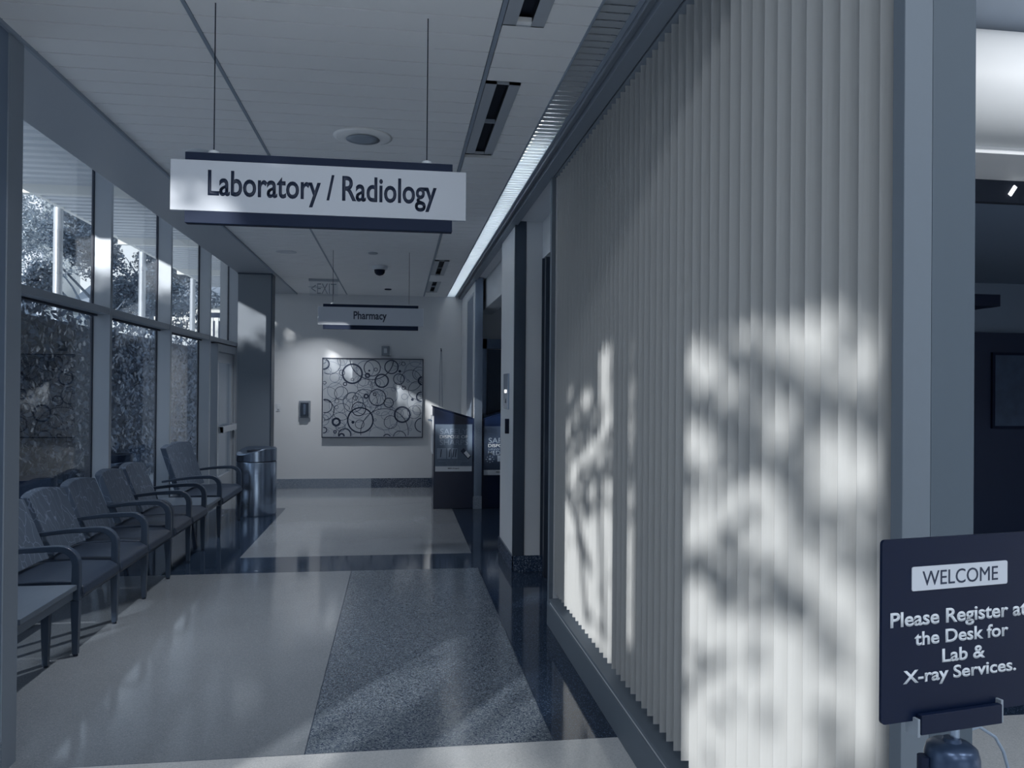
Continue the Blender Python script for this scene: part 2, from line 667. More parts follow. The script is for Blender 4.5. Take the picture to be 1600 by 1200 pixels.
# ---- window wall
MY = [7.24 - 1.82 * 6, 7.24 - 1.82 * 5 + 0.36, 7.24 - 1.82 * 4 - 0.42, 7.24 - 1.82 * 2, 7.24 - 1.82, 7.24, 9.06, 10.88, 12.70]
MY = [3.62, 5.42, 7.24, 9.06, 10.88, 12.69]
for i, y in enumerate(MY[1:]):
    b = MB()
    b.mi = 0
    b.box(XG - 0.155, XG, y, y + 0.055, 0, 3.7)
    b.mi = 1
    b.box(XG - 0.157, XG - 0.135, y - 0.008, y, 0, 3.7)
    struct(b.build('trim_%d' % (5 + i), [M['alu'], M['alu_d']]))
for i in range(5):
    y0, y1 = MY[i] + (0.055 if i else 0.01), MY[i + 1] - 0.008
    root = empty('window_%d' % (i + 1), (XG - 0.14, (y0 + y1) / 2, 0))
    struct(root)

    def rel(bb, name, m, root=root, **k):
        o = bb.build(name, m, **k)
        o.parent = root
        o.matrix_parent_inverse = Matrix.Translation(root.location).inverted()
        return o
    b = MB()
    b.mi = 0
    b.box(XG - 0.13, XG - 0.006, y0, y1, 2.205, 2.262)
    b.mi = 1
    b.box(XG - 0.14, XG - 0.10, y0, y1, 2.19, 2.205)
    rel(b, 'transom', [M['alu'], M['alu_d']])
    rel(MB().box(XG - 0.145, XG - 0.139, y0, y1, 2.262, 3.7), 'upper_pane', M['glass'])
    if i < 4:
        rel(MB().box(XG - 0.145, XG - 0.139, y0, y1, 0.10, 2.19), 'lower_pane', M['glass_t'])
        rel(MB().box(XG - 0.15, XG - 0.03, y0, y1, 0, 0.10), 'sill', M['alu'])

# exit door in the last bay: sidelight and glazed leaf with a push bar
d = struct(empty('door_1', (XG - 0.1, 11.9, 0)))
def dpart(bb, name, m, **k):
    o = bb.build(name, m, **k)
    o.parent = d
    o.matrix_parent_inverse = Matrix.Translation(d.location).inverted()
    return o
b = MB()
b.box(XG - 0.15, XG - 0.02, 11.45, 11.52, 0, 2.19)
b.box(XG - 0.15, XG - 0.02, 12.62, 12.68, 0, 2.19)
b.box(XG - 0.15, XG - 0.02, 11.52, 12.62, 2.08, 2.19)
b.box(XG - 0.15, XG - 0.02, 10.94, 11.45, 0, 0.1)
dpart(b, 'door_frame', M['alu'], bevel=0.002)
dpart(MB().box(XG - 0.146, XG - 0.14, 10.94, 11.45, 0.1, 2.19), 'sidelight', M['glass_t'])
b = MB()
b.box(XG - 0.10, XG - 0.05, 11.53, 11.66, 0.02, 2.07)
b.box(XG - 0.10, XG - 0.05, 12.48, 12.61, 0.02, 2.07)
b.box(XG - 0.10, XG - 0.05, 11.66, 12.48, 0.02, 0.3)
b.box(XG - 0.10, XG - 0.05, 11.66, 12.48, 1.93, 2.07)
dpart(b, 'door_leaf', M['alu'])
dpart(MB().box(XG - 0.078, XG - 0.072, 11.66, 12.48, 0.3, 1.93), 'door_pane', M['glass_t'])
b = MB()
b.box(XG - 0.05, XG + 0.04, 11.55, 11.62, 0.93, 1.03)
b.box(XG - 0.05, XG + 0.04, 12.52, 12.59, 0.93, 1.03)
b.box(XG - 0.005, XG + 0.045, 11.55, 12.59, 0.94, 1.02)
dpart(b, 'push_bar', M['alu'], bevel=0.004)

# ---- lobby glazing on the left, behind the camera, and lobby shell
b = MB()
for y0, y1 in ((1.95, 2.15), (-0.55, -0.40), (-1.93, -1.87), (-2.66, -2.22), (-4.15, -4.05)):
    b.box(-2.75, -2.6, y0, y1, 0, 3.86)
b.box(-2.75, -2.6, -4.05, 2.15, 3.84, 4.3)
b.box(-2.75, -2.6, -4.05, 2.15, 2.02, 2.08)
b.box(-2.75, -2.6, -4.05, 2.15, 0, 0.1)
struct(b.build('trim_11', M['alu']))
b = MB()
b.box(-2.75, -2.6, -6.0, -4.15, 0, 4.3)
b.box(-2.75, 7.6, -6.1, -6.0, 3.0, 4.3)
b.box(-2.75, 0.0, -6.1, -6.0, 0, 3.0)
b.box(5.4, 7.6, -6.1, -6.0, 0, 3.0)
b.box(7.5, 7.6, -6.0, 8.1, 0, 4.3)
struct(b.build('wall_lobby', M['paint']))
r_ = struct(empty('window_6', (-2.69, -1.0, 0)))
o = MB().box(-2.693, -2.687, -4.05, 2.15, 0.1, 3.84).build('lobby_pane', M['glass'])
o.parent = r_
o.matrix_parent_inverse = Matrix.Translation(r_.location).inverted()
for lx, ly in LOBBY_FILL:
    root = empty('fill_light_panel', (lx, ly, 4.3))
    tag(root, 'rectangular housing of an added fill light above and behind the viewer', 'ceiling light', 'added lobby fill lights')
    MB().box(-0.65, 0.65, -0.35, 0.35, -0.12, 0.0).build('housing', M['white'], root, bevel=0.005)

# ================================================================== right wall
# ceiling grille with louvres and tubes above
g = empty('linear_ceiling_grille', (0.82, 7.2, ZC))
tag(g, 'long narrow louvred ceiling grille beside the right wall, brightly lit at the far end', 'ceiling grille')
b = MB()
b.box(-0.075, -0.065, -4.8, 5.54, -0.004, 0.05)
b.box(0.062, 0.082, -4.8, 5.54, -0.004, 0.05)
b.build('grille_frame', M['track'], g)
b = MB()
y = -4.78
while y < 5.52:
    b.box(-0.065, 0.062, y, y + 0.046, 0.002, 0.007)
    y += 0.0635
b.build('louvers', M['louver'], g)
b = MB()
for k in range(5):
    y0 = -2.6 + k * 1.62
    b.cyl((0.0, y0, 0.13), 0.016, 1.56, axis=1, seg=12)
b.build('fluorescent_tubes', M['tube'], g)
b = MB()
b.box(-0.075, -0.072, -4.8, 5.54, 0.05, 0.22)
b.box(0.079, 0.082, -4.8, 5.54, 0.05, 0.22)
b.box(-0.075, 0.082, -4.8, 5.54, 0.22, 0.225)
b.build('reflector', M['white'], g)

b = MB()
b.box(0.905, 0.915, 2.0, YF, ZC - 0.02, ZC + 0.06)
b.box(0.945, XW, 2.0, YF, ZC - 0.035, ZC + 0.08)
b.box(0.902, 0.95, 2.0, YF, ZC + 0.0, ZC + 0.06)
struct(b.build('trim_12', M['frame'], bevel=0.003))

# partition with the vertical blind
b = MB()
b.box(1.165, 1.188, 1.53, 5.28, 0, 3.06)
b.box(XW, 1.19, 1.50, 5.28, 0, 0.17)
b.box(XW, 1.188, 5.24, 5.28, 0.17, ZC)
b.box(1.188, 1.45, 5.22, 5.28, 0, ZC)
b.box(XW, 1.188, 1.54, 5.28, ZC, 4.3)
struct(b.build('wall_right', M['paint']))
b = MB()
b.box(XW - 0.006, 1.19, 1.48, 5.24, 0.17, 0.185)
b.box(XW - 0.010, XW, 1.48, 5.286, 0.0, 0.155)
b.box(XW - 0.008, XW + 0.02, 5.235, 5.286, 0.155, ZC)
b.box(1.03, 1.094, 1.50, 1.54, 0, 3.9)
b.box(XW - 0.004, XW + 0.012, 1.5, 5.24, 3.035, ZC + 0.001)
struct(b.build('trim_13', mat('partition_frame', '#626d79', 0.6), bevel=0.002))
b = MB()
b.box(1.094, 1.192, 1.50, 1.53, 0, 3.9)
struct(b.build('wall_end', mat('end_panel', '#465360', 0.6)))

bl = empty('vertical_blind', (1.04, 3.4, 0.235))
tag(bl, 'tall pale vertical blind with open vanes along the right wall, dappled by sun', 'blind')
MB().box(-0.012, 0.10, -1.86, 1.83, 2.79, 2.822).build('headrail', M['frame'], bl)
VA = R(3)
nseg = 5
pts = []
for i in range(nseg + 1):
    t = i / nseg
    bow = 0.0025 * sin(pi * t)
    x, yv = 0.089 * t, -bow
    pts.append((x * cos(VA) + yv * sin(VA), -x * sin(VA) + yv * cos(VA)))
b = MB()
outl = pts + [(p[0] + 0.0012 * sin(VA), p[1] + 0.0012) for p in pts[::-1]]
b.prism(outl, 2, 0.0, 2.80)
v0 = b.build('vane', M['vane'], bl)
smooth_angle(v0, 50)
v0.location = (0, -1.80, 0)
rv = random.Random(3)
for k in range(1, 46):
    c = v0.copy()
    sc.collection.objects.link(c)
    c.location = (0, -1.80 + 0.0797 * k, 0)
    c.rotation_euler = (0, 0, R(rv.uniform(-1.6, 1.6)))

# alcoves and piers
for bx_ in (
        (1.32, 1.45, 5.28, 6.83, 0, ZC),  # back of first alcove
        (XW - 0.02, 1.45, 6.83, 7.75, 0, ZC),  # pier 1
        (XW - 0.02, 1.095, 10.42, 10.62, 0, ZC),  # pier 2
        (XW - 0.02, 1.095, 10.62, YF, 0, ZC),  # wall beyond
        (1.095, 2.6, 11.3, 11.45, 0, ZC),  # back of second alcove
        (2.5, 2.6, 7.75, 11.3, 0, ZC),
        (1.45, 2.6, 7.65, 7.75, 0, ZC),
        (1.14, 1.32, 7.75, 11.3, 2.66, ZC),  # header over second opening
        (1.24, 1.32, 5.28, 6.83, 2.74, ZC),  # elevator header
):
    struct(MB().box(*bx_).build('wall_alcove', M['paint']))
b = MB()
b.box(XW, 2.6, 5.2, YF, ZC, ZC + 0.05)
struct(b.build('ceiling_alcove', M['paint']))
# steel corner guards, jamb, door
b = MB()
b.box(XW - 0.022, 1.096, 6.822, 6.83, 0.14, ZC)
b.box(XW - 0.026, XW - 0.02, 6.822, 6.86, 0.14, ZC)
b.box(1.236, 1.32, 6.815, 6.83, 0.14, 2.74)
struct(b.build('trim_14', M['steel_d'], bevel=0.002))
b = MB()
b.box(XW - 0.024, 1.097, 10.41, 10.42, 0.15, ZC)
b.box(XW - 0.026, XW - 0.02, 10.41, 10.47, 0.15, ZC)
struct(b.build('trim_15', M['steel'], bevel=0.002))
b = MB()
b.box(XW - 0.032, 1.33, 6.815, 6.83, 0, 0.14)
b.box(XW - 0.034, XW - 0.02, 6.815, 7.76, 0, 0.14)
struct(b.build('baseboard_right', M['granite'], bevel=0.002))
b = MB()
b.box(XW - 0.03, 1.10, 10.405, 10.42, 0, 0.17)
b.box(XW - 0.032, XW - 0.02, 10.405, YF - 0.02, 0, 0.15)
struct(b.build('baseboard_pier', M['granite_l'], bevel=0.002))
# doors of the two elevators
d2 = struct(empty('door_2', (1.28, 6.0, 0)))
MB().box(0.0, 0.04, -0.6, 0.6, 0, 2.7).build('door_panel', M['steel_d'], d2)
b = MB()
b.box(-0.05, 0.04, 0.6, 0.66, 0, 2.72)
b.box(-0.05, 0.04, -0.66, -0.6, 0, 2.72)
b.build('door_frame', M['steel_d'], d2)
d3 = struct(empty('door_3', (1.8, 11.27, 0)))
MB().box(-0.55, -0.27, -0.03, 0.03, 0, 2.15).build('door_panel', M['steel_d'], d3)
MB().box(-0.26, 0.02, -0.02, 0.03, 0, 2.15).build('door_panel', M['steel_d'], d3)
MB().box(0.03, 0.55, -0.03, 0.03, 0, 2.15).build('door_panel', M['steel_d'], d3)
b = MB()
b.box(-0.62, -0.56, -0.06, 0.03, 0, 2.3)
b.box(0.56, 0.62, -0.06, 0.03, 0, 2.3)
b.box(-0.62, 0.62, -0.06, 0.03, 2.16, 2.3)
b.build('door_frame', M['steel'], d3)
# recessed panel on the wall beyond pier 2
b = MB()
b.box(XW - 0.026, XW - 0.02, 10.72, 10.76, 0.15, 2.9)
b.box(XW - 0.026, XW - 0.02, 11.62, 11.66, 0.15, 2.9)
b.box(XW - 0.026, XW - 0.02, 10.76, 11.62, 2.86, 2.9)
struct(b.build('trim_16', M['alu']))
struct(MB().box(XW - 0.024, XW - 0.02, 10.76, 11.62, 0.15, 2.86).build('door_4', mat('panel_wood', '#6c7b8f', 0.5, noise=0.12, nscale=5, aniso=(8, 8, 0.3))))

# ================================================================== ceiling fittings
def slot(y0, y1, label):
    root = empty('slot_diffuser', (0.483, (y0 + y1) / 2, ZC))
    L = (y1 - y0) / 2
    tag(root, label, 'air vent', 'slot diffusers in the ceiling')
    b = MB()
    b.box(-0.084, -0.030, -L, L, -0.003, 0.012)
    b.box(0.030, 0.084, -L, L, -0.003, 0.012)
    b.box(-0.084, 0.084, -L, -L + 0.008, -0.003, 0.012)
    b.box(-0.084, 0.084, L - 0.008, L, -0.003, 0.012)
    b.build('flange', M['paint_d'], root)
    b = MB()
    b.box(-0.030, 0.030, -L, L, 0.045, 0.05)
    b.box(-0.032, -0.030, -L, L, 0.0, 0.05)
    b.box(0.030, 0.032, -L, L, 0.0, 0.05)
    b.build('slot', M['black'], root)
    MB().box(-0.030, 0.030, -0.006, 0.006, 0.0, 0.02).build('crossbar', M['track'], root)
    return root


slot(2.02, 3.14, 'slot air diffuser in the ceiling nearest the viewer, cut by the top of the photo')
slot(3.75, 4.90, 'long slot air diffuser in the ceiling just right of the Laboratory sign')
slot(9.14, 10.30, 'slot air diffuser beyond the Laboratory sign, the nearer of the two far ones')
slot(10.94, 12.12, 'slot air diffuser in the ceiling closest to the far wall')


def downlight(x, y, label):
    root = empty('downlight', (x, y, ZC))
    tag(root, label, 'ceiling light', 'round downlights along the left of the ceiling')
    MB().lathe([(0.085, -0.004), (0.108, -0.004), (0.112, 0.004), (0.085, 0.006)]).build('trim_ring', M['white'], root, smooth=True)
    MB().lathe([(0.088, -0.003), (0.086, -0.001)]).build('lens', M['lamp'], root)
    ld = bpy.data.lights.new('downlight_lamp', 'AREA')
    ld.shape, ld.size, ld.energy, ld.color = 'DISK', 0.07, 12, (0.98, 0.99, 1.0)
    ld.spread = R(105)
    lo = bpy.data.objects.new('downlight_lamp', ld)
    lo.location = (0, 0, -0.006)
    sc.collection.objects.link(lo)
    lo.parent = root
    return root


downlight(-1.222, 5.20, 'round recessed downlight showing just above the left end of the Laboratory sign')
downlight(-1.222, 8.84, 'round recessed downlight in the ceiling below and beyond the Laboratory sign')
downlight(-1.222, 11.88, 'round recessed downlight nearest the far wall, by the exit sign')

sp = empty('ceiling_speaker', (-0.22, 4.69, ZC))
tag(sp, 'round flush ceiling speaker with a grey mesh centre above the Laboratory sign', 'speaker')
MB().lathe([(0.10, -0.012), (0.15, -0.008), (0.172, 0.0)]).build('bezel', M['tile'], sp, smooth=True)
MB().lathe([(0.098, -0.016), (0.05, -0.018), (0.0005, -0.018)]).build('mesh_grille', M['track'], sp, smooth=True)

dc = empty('dome_camera', (-0.24, 9.65, ZC))
tag(dc, 'small ceiling security camera with a dark dome between the two hanging signs', 'camera')
MB().lathe([(0.095, 0), (0.095, -0.028), (0.08, -0.045), (0.06, -0.05)]).build('housing', M['white'], dc, smooth=True)
MB().lathe([(0.066, -0.048), (0.06, -0.085), (0.04, -0.108), (0.012, -0.118), (0.0005, -0.119)]).build('dome', M['navy'], dc, smooth=True)

for x, y, lab in ((-0.29, 8.72, 'flat pale ceiling disc, the nearer of two small ones, before the dome camera'),
                  (-0.17, 11.9, 'flat ceiling disc closest to the far wall, behind the dome camera')):
    o = MB().lathe([(0.052, 0), (0.052, -0.008), (0.046, -0.014), (0.0005, -0.014)], seg=28).build('sprinkler_cover', M['paint_d'] if x < -0.2 else M['signd'])
    o.location = (x, y, ZC)
    tag(o, lab, 'sprinkler cover')

# ================================================================== hanging signs
def hanging_sign(y, words, tw, th, label, cx=-0.30, tilt=0.0):
    root = empty('hanging_sign', (cx, y, 2.355))
    tag(root, label, 'sign', 'hanging direction signs')
    MB().box(-0.557, 0.557, -0.012, 0.012, -0.095, 0.097).build('sign_panel', M['signw'], root, bevel=0.002)
    t = MB().box(-0.505, 0.503, -0.010, 0.030, 0.097, 0.127).build('rail', M['signd'], root, bevel=0.002)
    t2 = MB().box(-0.505, 0.503, -0.010, 0.030, -0.141, -0.095).build('rail', M['signd'], root, bevel=0.002)
    for sx in (-0.405, 0.402):
        MB().cyl((sx, 0.01, 0.127), 0.0022, ZC - 2.355 - 0.127, seg=8).build('hanging_wire', M['black'], root)
        MB().lathe([(0.022, 0.127), (0.02, 0.137), (0.006, 0.142)], c=(sx, 0.01, 0), seg=16).build('wire_grip', M['white'], root)
    text('lettering', words, M['ink'], tw, th, root, (0.01 if tw > 0.5 else -0.01, -0.0122, -0.002), bold=0.018)
    return root


hanging_sign(3.13, 'Laboratory / Radiology', 0.862, 0.128, 'large pale sign reading Laboratory / Radiology hanging on wires from the ceiling')
hanging_sign(8.62, 'Pharmacy', 0.35, 0.112, 'smaller far sign reading Pharmacy hanging before the far wall')

ex = empty('exit_sign', (-1.02, 11.0, ZC))
tag(ex, 'clear edge-lit EXIT sign with faint letters behind the left end of the Pharmacy sign', 'exit sign')
MB().box(-0.20, 0.20, -0.03, 0.03, -0.03, 0.0).build('mounting_bar', M['alu'], ex, bevel=0.002)
MB().box(-0.19, 0.19, -0.004, 0.004, -0.23, -0.03).build('sign_plate', M['clear'], ex)
text('lettering', '<EXIT', mat('exit_letter', '#98a1ac', 0.6), 0.33, 0.14, ex, (0, -0.0045, -0.13), bold=-0.008)

# ================================================================== far wall things
art = empty('framed_picture', (-0.402, YF, 1.425))
tag(art, 'large framed abstract picture of overlapping circles on the far wall', 'picture')
AW, AH = 0.79, 0.628
b = MB()
b.box(-AW, AW, -0.05, 0, -AH, -AH + 0.012)
b.box(-AW, AW, -0.05, 0, AH - 0.012, AH)
b.box(-AW, -AW + 0.012, -0.05, 0, -AH + 0.012, AH - 0.012)
b.box(AW - 0.012, AW, -0.05, 0, -AH + 0.012, AH - 0.012)
b.build('frame', M['signd'], art)
MB().box(-AW + 0.012, AW - 0.012, -0.04, 0, -AH + 0.012, AH - 0.012).build('canvas', M['canvas'], art)
rings = [(135, 200, 60, 14), (200, 190, 130, 5), (470, 310, 115, 16), (348, 300, 32, 6), (470, 378, 16, 4), (705, 240, 97, 8),
         (748, 258, 20, 6), (650, 328, 24, 14), (935, 225, 80, 10), (820, 390, 78, 14), (1078, 185, 22, 5), (1025, 368, 64, 8),
         (1170, 380, 125, 5), (1310, 385, 48, 16), (1085, 472, 22, 7), (145, 420, 17, 6), (340, 540, 78, 5), (290, 635, 24, 4),
         (155, 692, 80, 8), (508, 595, 26, 5), (636, 574, 22, 14), (770, 588, 98, 9), (738, 550, 18, 8), (905, 650, 56, 9),
         (1295, 575, 55, 12), (550, 725, 82, 8), (570, 858, 150, 14), (562, 905, 52, 5), (1070, 790, 92, 16), (285, 880, 42, 20),
         (140, 975, 34, 10), (272, 996, 16, 9), (385, 1030, 72, 10), (350, 1045, 28, 16), (888, 1070, 46, 10), (930, 880, 78, 5),
         (1310, 915, 85, 9), (860, 1000, 285, 6), (700, 120, 262, 8), (1210, 760, 78, 4), (385, 432, 20, 8), (482, 882, 8, 16),
         (1190, 610, 8, 14), (1035, 275, 8, 14), (670, 272, 6, 10), (140, 740, 120, 6), (350, 760, 100, 4), (620, 640, 150, 4),
         (1040, 1060, 75, 7), (1270, 300, 80, 5), (1000, 160, 60, 3), (620, 460, 90, 3), (200, 560, 90, 3), (1250, 500, 110, 5)]
rr = random.Random(5)
faint = [(rr.uniform(120, 1310), rr.uniform(125, 1065), rr.choice([14, 25, 40, 60, 90, 130]) * rr.uniform(.8, 1.2), rr.uniform(2.5, 5)) for _ in range(75)]
for lst, m, nm, dz in ((faint, M['ring2'], 'faint_circles', -0.0403), (rings, M['ring'], 'bold_circles', -0.0408)):
    b = MB()
    sX = 2 * AW / 1205.0
    for cx, cy, r, wd in lst:
        X, Z = (cx - 717) * sX, -(cy - 595) * sX * 1.02
        rad, hw = r * sX, wd * sX * 0.62
        n = 48
        for i in range(n):
            a0, a1 = 2 * pi * i / n, 2 * pi * (i + 1) / n
            q = []
            for a, rd in ((a0, rad - hw), (a1, rad - hw), (a1, rad + hw), (a0, rad + hw)):
                q.append((X + max(0.0005, rd) * cos(a), dz, Z + max(0.0005, rd) * sin(a)))
            if all(abs(p[0]) < AW - 0.014 and abs(p[2]) < AH - 0.014 for p in q):
                b.poly(q)
    b.build(nm, m, art, recalc=False)

st = empty('fire_alarm_strobe', (-0.212, YF, 2.175))
tag(st, 'small square fire alarm strobe on the wall above the circles picture', 'fire alarm')
MB().box(-0.062, 0.062, -0.04, 0, -0.075, 0.075).build('base_plate', M['frame'], st, bevel=0.004)
MB().box(-0.026, 0.026, -0.06, -0.04, -0.038, 0.038).build('strobe_lens', M['pale'], st, bevel=0.006)
hs = empty('sanitizer_dispenser', (-1.455, YF, 1.24))
tag(hs, 'small square framed dispenser box on the far wall left of the picture', 'dispenser')
MB().box(-0.088, 0.088, -0.03, 0, -0.135, 0.135).build('back_plate', M['frame'], hs, bevel=0.004)
b = MB()
b.box(-0.062, 0.062, -0.06, -0.03, -0.105, 0.105)
b.build('door', M['steel_d'], hs, bevel=0.004)
MB().box(-0.018, 0.018, -0.064, -0.06, -0.08, 0.085).build('steel_tube', M['steel'], hs)
sw = empty('light_switch', (-1.862, YF, 1.27))
tag(sw, 'single light switch on the far wall beside the pier', 'light switch')
MB().box(-0.035, 0.035, -0.006, 0, -0.06, 0.06).build('switch_plate', M['white'], sw, bevel=0.002)
MB().box(-0.014, 0.014, -0.012, -0.006, -0.032, 0.032).build('rocker', M['white'], sw, bevel=0.002)
hk = empty('cord_loop', (0.665, YF, 2.19))
tag(hk, 'thin cord hanging from a small dark hook on the far wall above the sharps bin', 'cord')
MB().tube([(0, 0, 0.0), (0, -0.03, 0.0), (0.008, -0.035, -0.01), (0, -0.03, 0.04)], 0.007).build('hook', M['ink'], hk)
MB().tube([(0.0, -0.03, 0.0), (-0.012, -0.028, -0.3), (-0.02, -0.02, -0.9)], 0.0035, seg=6).build('cord', M['dim'], hk)
MB().tube([(0.01, -0.03, 0.0), (0.02, -0.028, -0.3), (0.035, -0.02, -0.9)], 0.0035, seg=6).build('cord', M['dim'], hk)

cp = empty('elevator_call_panel', (XW - 0.02, 7.31, 1.57))
tag(cp, 'tall steel elevator call panel with lit indicators on the first pier', 'call panel')
MB().box(-0.012, 0, -0.16, 0.16, -0.165, 0.165).build('plate', M['steel'], cp, bevel=0.002)
for k in range(3):
    MB().cyl((-0.016, -0.05 + 0.05 * k, 0.0), 0.016, 0.006, axis=0, seg=16).build('indicator', M['lamp'], cp)
MB().cyl((-0.016, 0.0, -0.09), 0.02, 0.006, axis=0, seg=16).build('call_button', M['steel_d'], cp)
ph = empty('wall_reader', (XW - 0.02, 7.29, 1.25))
tag(ph, 'small dark-edged reader box below the elevator call panel on the first pier', 'card reader')
MB().box(-0.03, 0, -0.12, 0.02, -0.06, 0.065).build('box', M['white'], ph, bevel=0.004)
MB().box(-0.036, 0, -0.15, -0.12, -0.065, 0.07).build('dark_edge', M['navy'], ph, bevel=0.003)

# ================================================================== disposal bins
def bin_(x0, x1, zl, zr, lines, pm, label, front_left, pcx, pz0, pz1):
    root = empty('disposal_bin', ((x0 + x1) / 2, 10.47, 0))
    tag(root, label, 'disposal bin')
    h = (x1 - x0) / 2
    b = MB()
    b.prism([(-h, 0.0), (h, 0.0), (h, zr), (-h, zl)], 1, 0.0, 0.55)
    b.build('cabinet', M['navy2'], root, bevel=0.006)
    b = MB()
    ea, eb = (0.012, 0) if front_left else (0, 0.012)
    b.prism([(-h - ea, zl + 0.004), (h + eb, zr + 0.004), (h + eb, zr + 0.016), (-h - ea, zl + 0.02)], 1, -0.006, 0.556)
    b.build('lid', M['navy'] if front_left else M['navy2'], root)
    sx = -h if front_left else h
    s = -1 if front_left else 1
    b = MB()
    b.box(min(sx, sx + s * 0.02), max(sx, sx + s * 0.02), 0.03, 0.52, 0.72, 1.22)
    b.build('chute_door', M['white'], root, bevel=0.004)
    MB().tube([(sx + s * 0.02, 0.12, 1.16), (sx + s * 0.06, 0.14, 1.16), (sx + s * 0.06, 0.42, 1.16), (sx + s * 0.02, 0.44, 1.16)], 0.008).build('handle', M['steel'], root)
    pw = 0.245
    ps = empty('poster', (pcx - (x0 + x1) / 2, -0.0025, 0))
    ps.parent = root
    MB().box(-pw, pw, -0.002, 0, pz0, pz1).build('sheet', pm, ps)
    MB().box(-pw + .003, pw - .003, -0.003, -0.002, pz0 + 0.0, pz0 + 0.068).build('white_band', M['pale'], ps)
    text('caption', 'MED-Project', M['ink'], 0.15, 0.02, ps, (0.0, -0.0032, pz0 + 0.038), bold=0.02)
    for words, wd, ht, zz, m, bd in lines:
        text('lettering', words, m, wd, ht, ps, (0.0, -0.0032, pz1 - zz), bold=bd)
    return root, ps


_, ps = bin_(0.466, 0.995, 1.335, 1.18, [
    ('SAFELY', 0.36, 0.072, 0.095, M['dim'], 0.0), ('DISPOSE OF', 0.37, 0.042, 0.165, M['pale'], 0.012),
    ('SHARPS', 0.37, 0.072, 0.238, M['dim'], 0.0),
    ('MEDICATION SAFETY DISPOSAL IS EASY', 0.40, 0.014, 0.487, M['dim'], 0.0), ('FIND OUT MORE', 0.2, 0.014, 0.512, M['dim'], 0.0),
    ('HOW TO DISPOSE', 0.18, 0.012, 0.538, M['dim'], 0.0)], M['poster'],
    'dark navy sharps disposal bin with a sloping top and a sharps poster on its side', True, 0.728, 0.492, 1.115)
b = MB()
b.box(-0.22, -0.10, -0.0028, -0.002, 0.66, 0.80)
b.box(-0.085, -0.04, -0.0028, -0.002, 0.66, 0.80)
b.box(-0.02, 0.05, -0.0028, -0.002, 0.66, 0.80)
b.build('picture_tiles', M['dim'], ps)
b = MB()
for x in (-0.18, -0.065, -0.015, 0.015):
    MB().prism([(x, 0.68), (x + 0.012, 0.68), (x + 0.024, 0.785), (x + 0.012, 0.785)], 1, -0.0034, -0.0028).build('needle_icon', M['ink'], ps)
b = MB()
b.prism([(0.09, 0.76), (0.13, 0.80), (0.235, 0.69), (0.195, 0.65)], 1, -0.0034, -0.002)
b.build('container_icon', M['ink'], ps)
MB().prism([(0.135, 0.735), (0.165, 0.765), (0.22, 0.70), (0.19, 0.67)], 1, -0.004, -0.0034).build('container_label', M['pale'], ps)

_, ps = bin_(1.102, 1.64, 1.17, 1.33, [
    ('SAFELY', 0.36, 0.072, 0.19, M['dim'], 0.0), ('DISPOSE OF', 0.37, 0.042, 0.258, M['pale'], 0.012),
    ('UNWANTED', 0.36, 0.02, 0.305, M['dim'], 0.0), ('MEDICINE', 0.37, 0.06, 0.355, M['dim'], 0.01)], M['poster_d'],
    'dark navy medicine disposal bin partly hidden behind the first pier', False, 1.372, 0.44, 1.09)
b = MB()
MB().box(-0.06, -0.02, -0.003, -0.002, 0.62, 0.70).build('bottle_icon', M['dim'], ps)
for k in range(8):
    a = k * pi / 4
    px_, pz_ = -0.16 + 0.05 * cos(a), 0.65 + 0.04 * sin(a)
    MB().box(px_ - .006, px_ + .006, -0.003, -0.002, pz_ - .006, pz_ + .006).build('pill_icon', M['dim'], ps)
MB().box(-0.175, -0.145, -0.003, -0.002, 0.64, 0.665).build('tablet_icon', M['dim'], ps)
b.bm.free()

# ================================================================== litter bin
tr = empty('waste_bin', (-1.745, 10.21, 0))
tag(tr, 'round brushed steel waste bin with a dished rim before the pier', 'waste bin')
MB().lathe([(0.238, 0), (0.242, 0.02), (0.242, 0.655), (0.236, 0.665)], seg=56).build('body', M['steel'], tr)
MB().lathe([(0.232, 0.66), (0.232, 0.675)], seg=48).build('shadow_ring', M['black'], tr)
b = MB()
n = 56
prof = []
for i in range(n):
    a = 2 * pi * i / n
    dip = 0.075 * max(0, cos(a - R(215))) ** 1.2
    prof.append((a, 0.835 - dip))
lo = [b.bm.verts.new((0.243 * cos(a), 0.243 * sin(a), 0.675)) for a, z in prof]
hi = [b.bm.verts.new((0.243 * cos(a), 0.243 * sin(a), z - 0.012)) for a, z in prof]
h2 = [b.bm.verts.new((0.232 * cos(a), 0.232 * sin(a), z)) for a, z in prof]
ins = [b.bm.verts.new((0.12 * cos(a), 0.12 * sin(a), 0.805 - 0.02 * max(0, cos(a - R(215))))) for a, z in prof]
dn = [b.bm.verts.new((0.115 * cos(a), 0.115 * sin(a), 0.69)) for a, z in prof]
for r0, r1 in ((lo, hi), (hi, h2), (h2, ins), (ins, dn)):
    for i in range(n):
        j = (i + 1) % n
        b.bm.faces.new([r0[i], r0[j], r1[j], r1[i]])
b.bm.faces.new(dn)
o = b.build('lid', M['steel'], tr, recalc=True)
smooth_angle(o, 40)
for ch in tr.children:
    smooth_angle(ch, 40)
MB().lathe([(0.117, 0.70), (0.117, 0.80)], seg=40).build('liner_opening', M['black'], tr)

# ================================================================== chairs
XB, XFc = -2.45, -1.86      # rear and front of the row


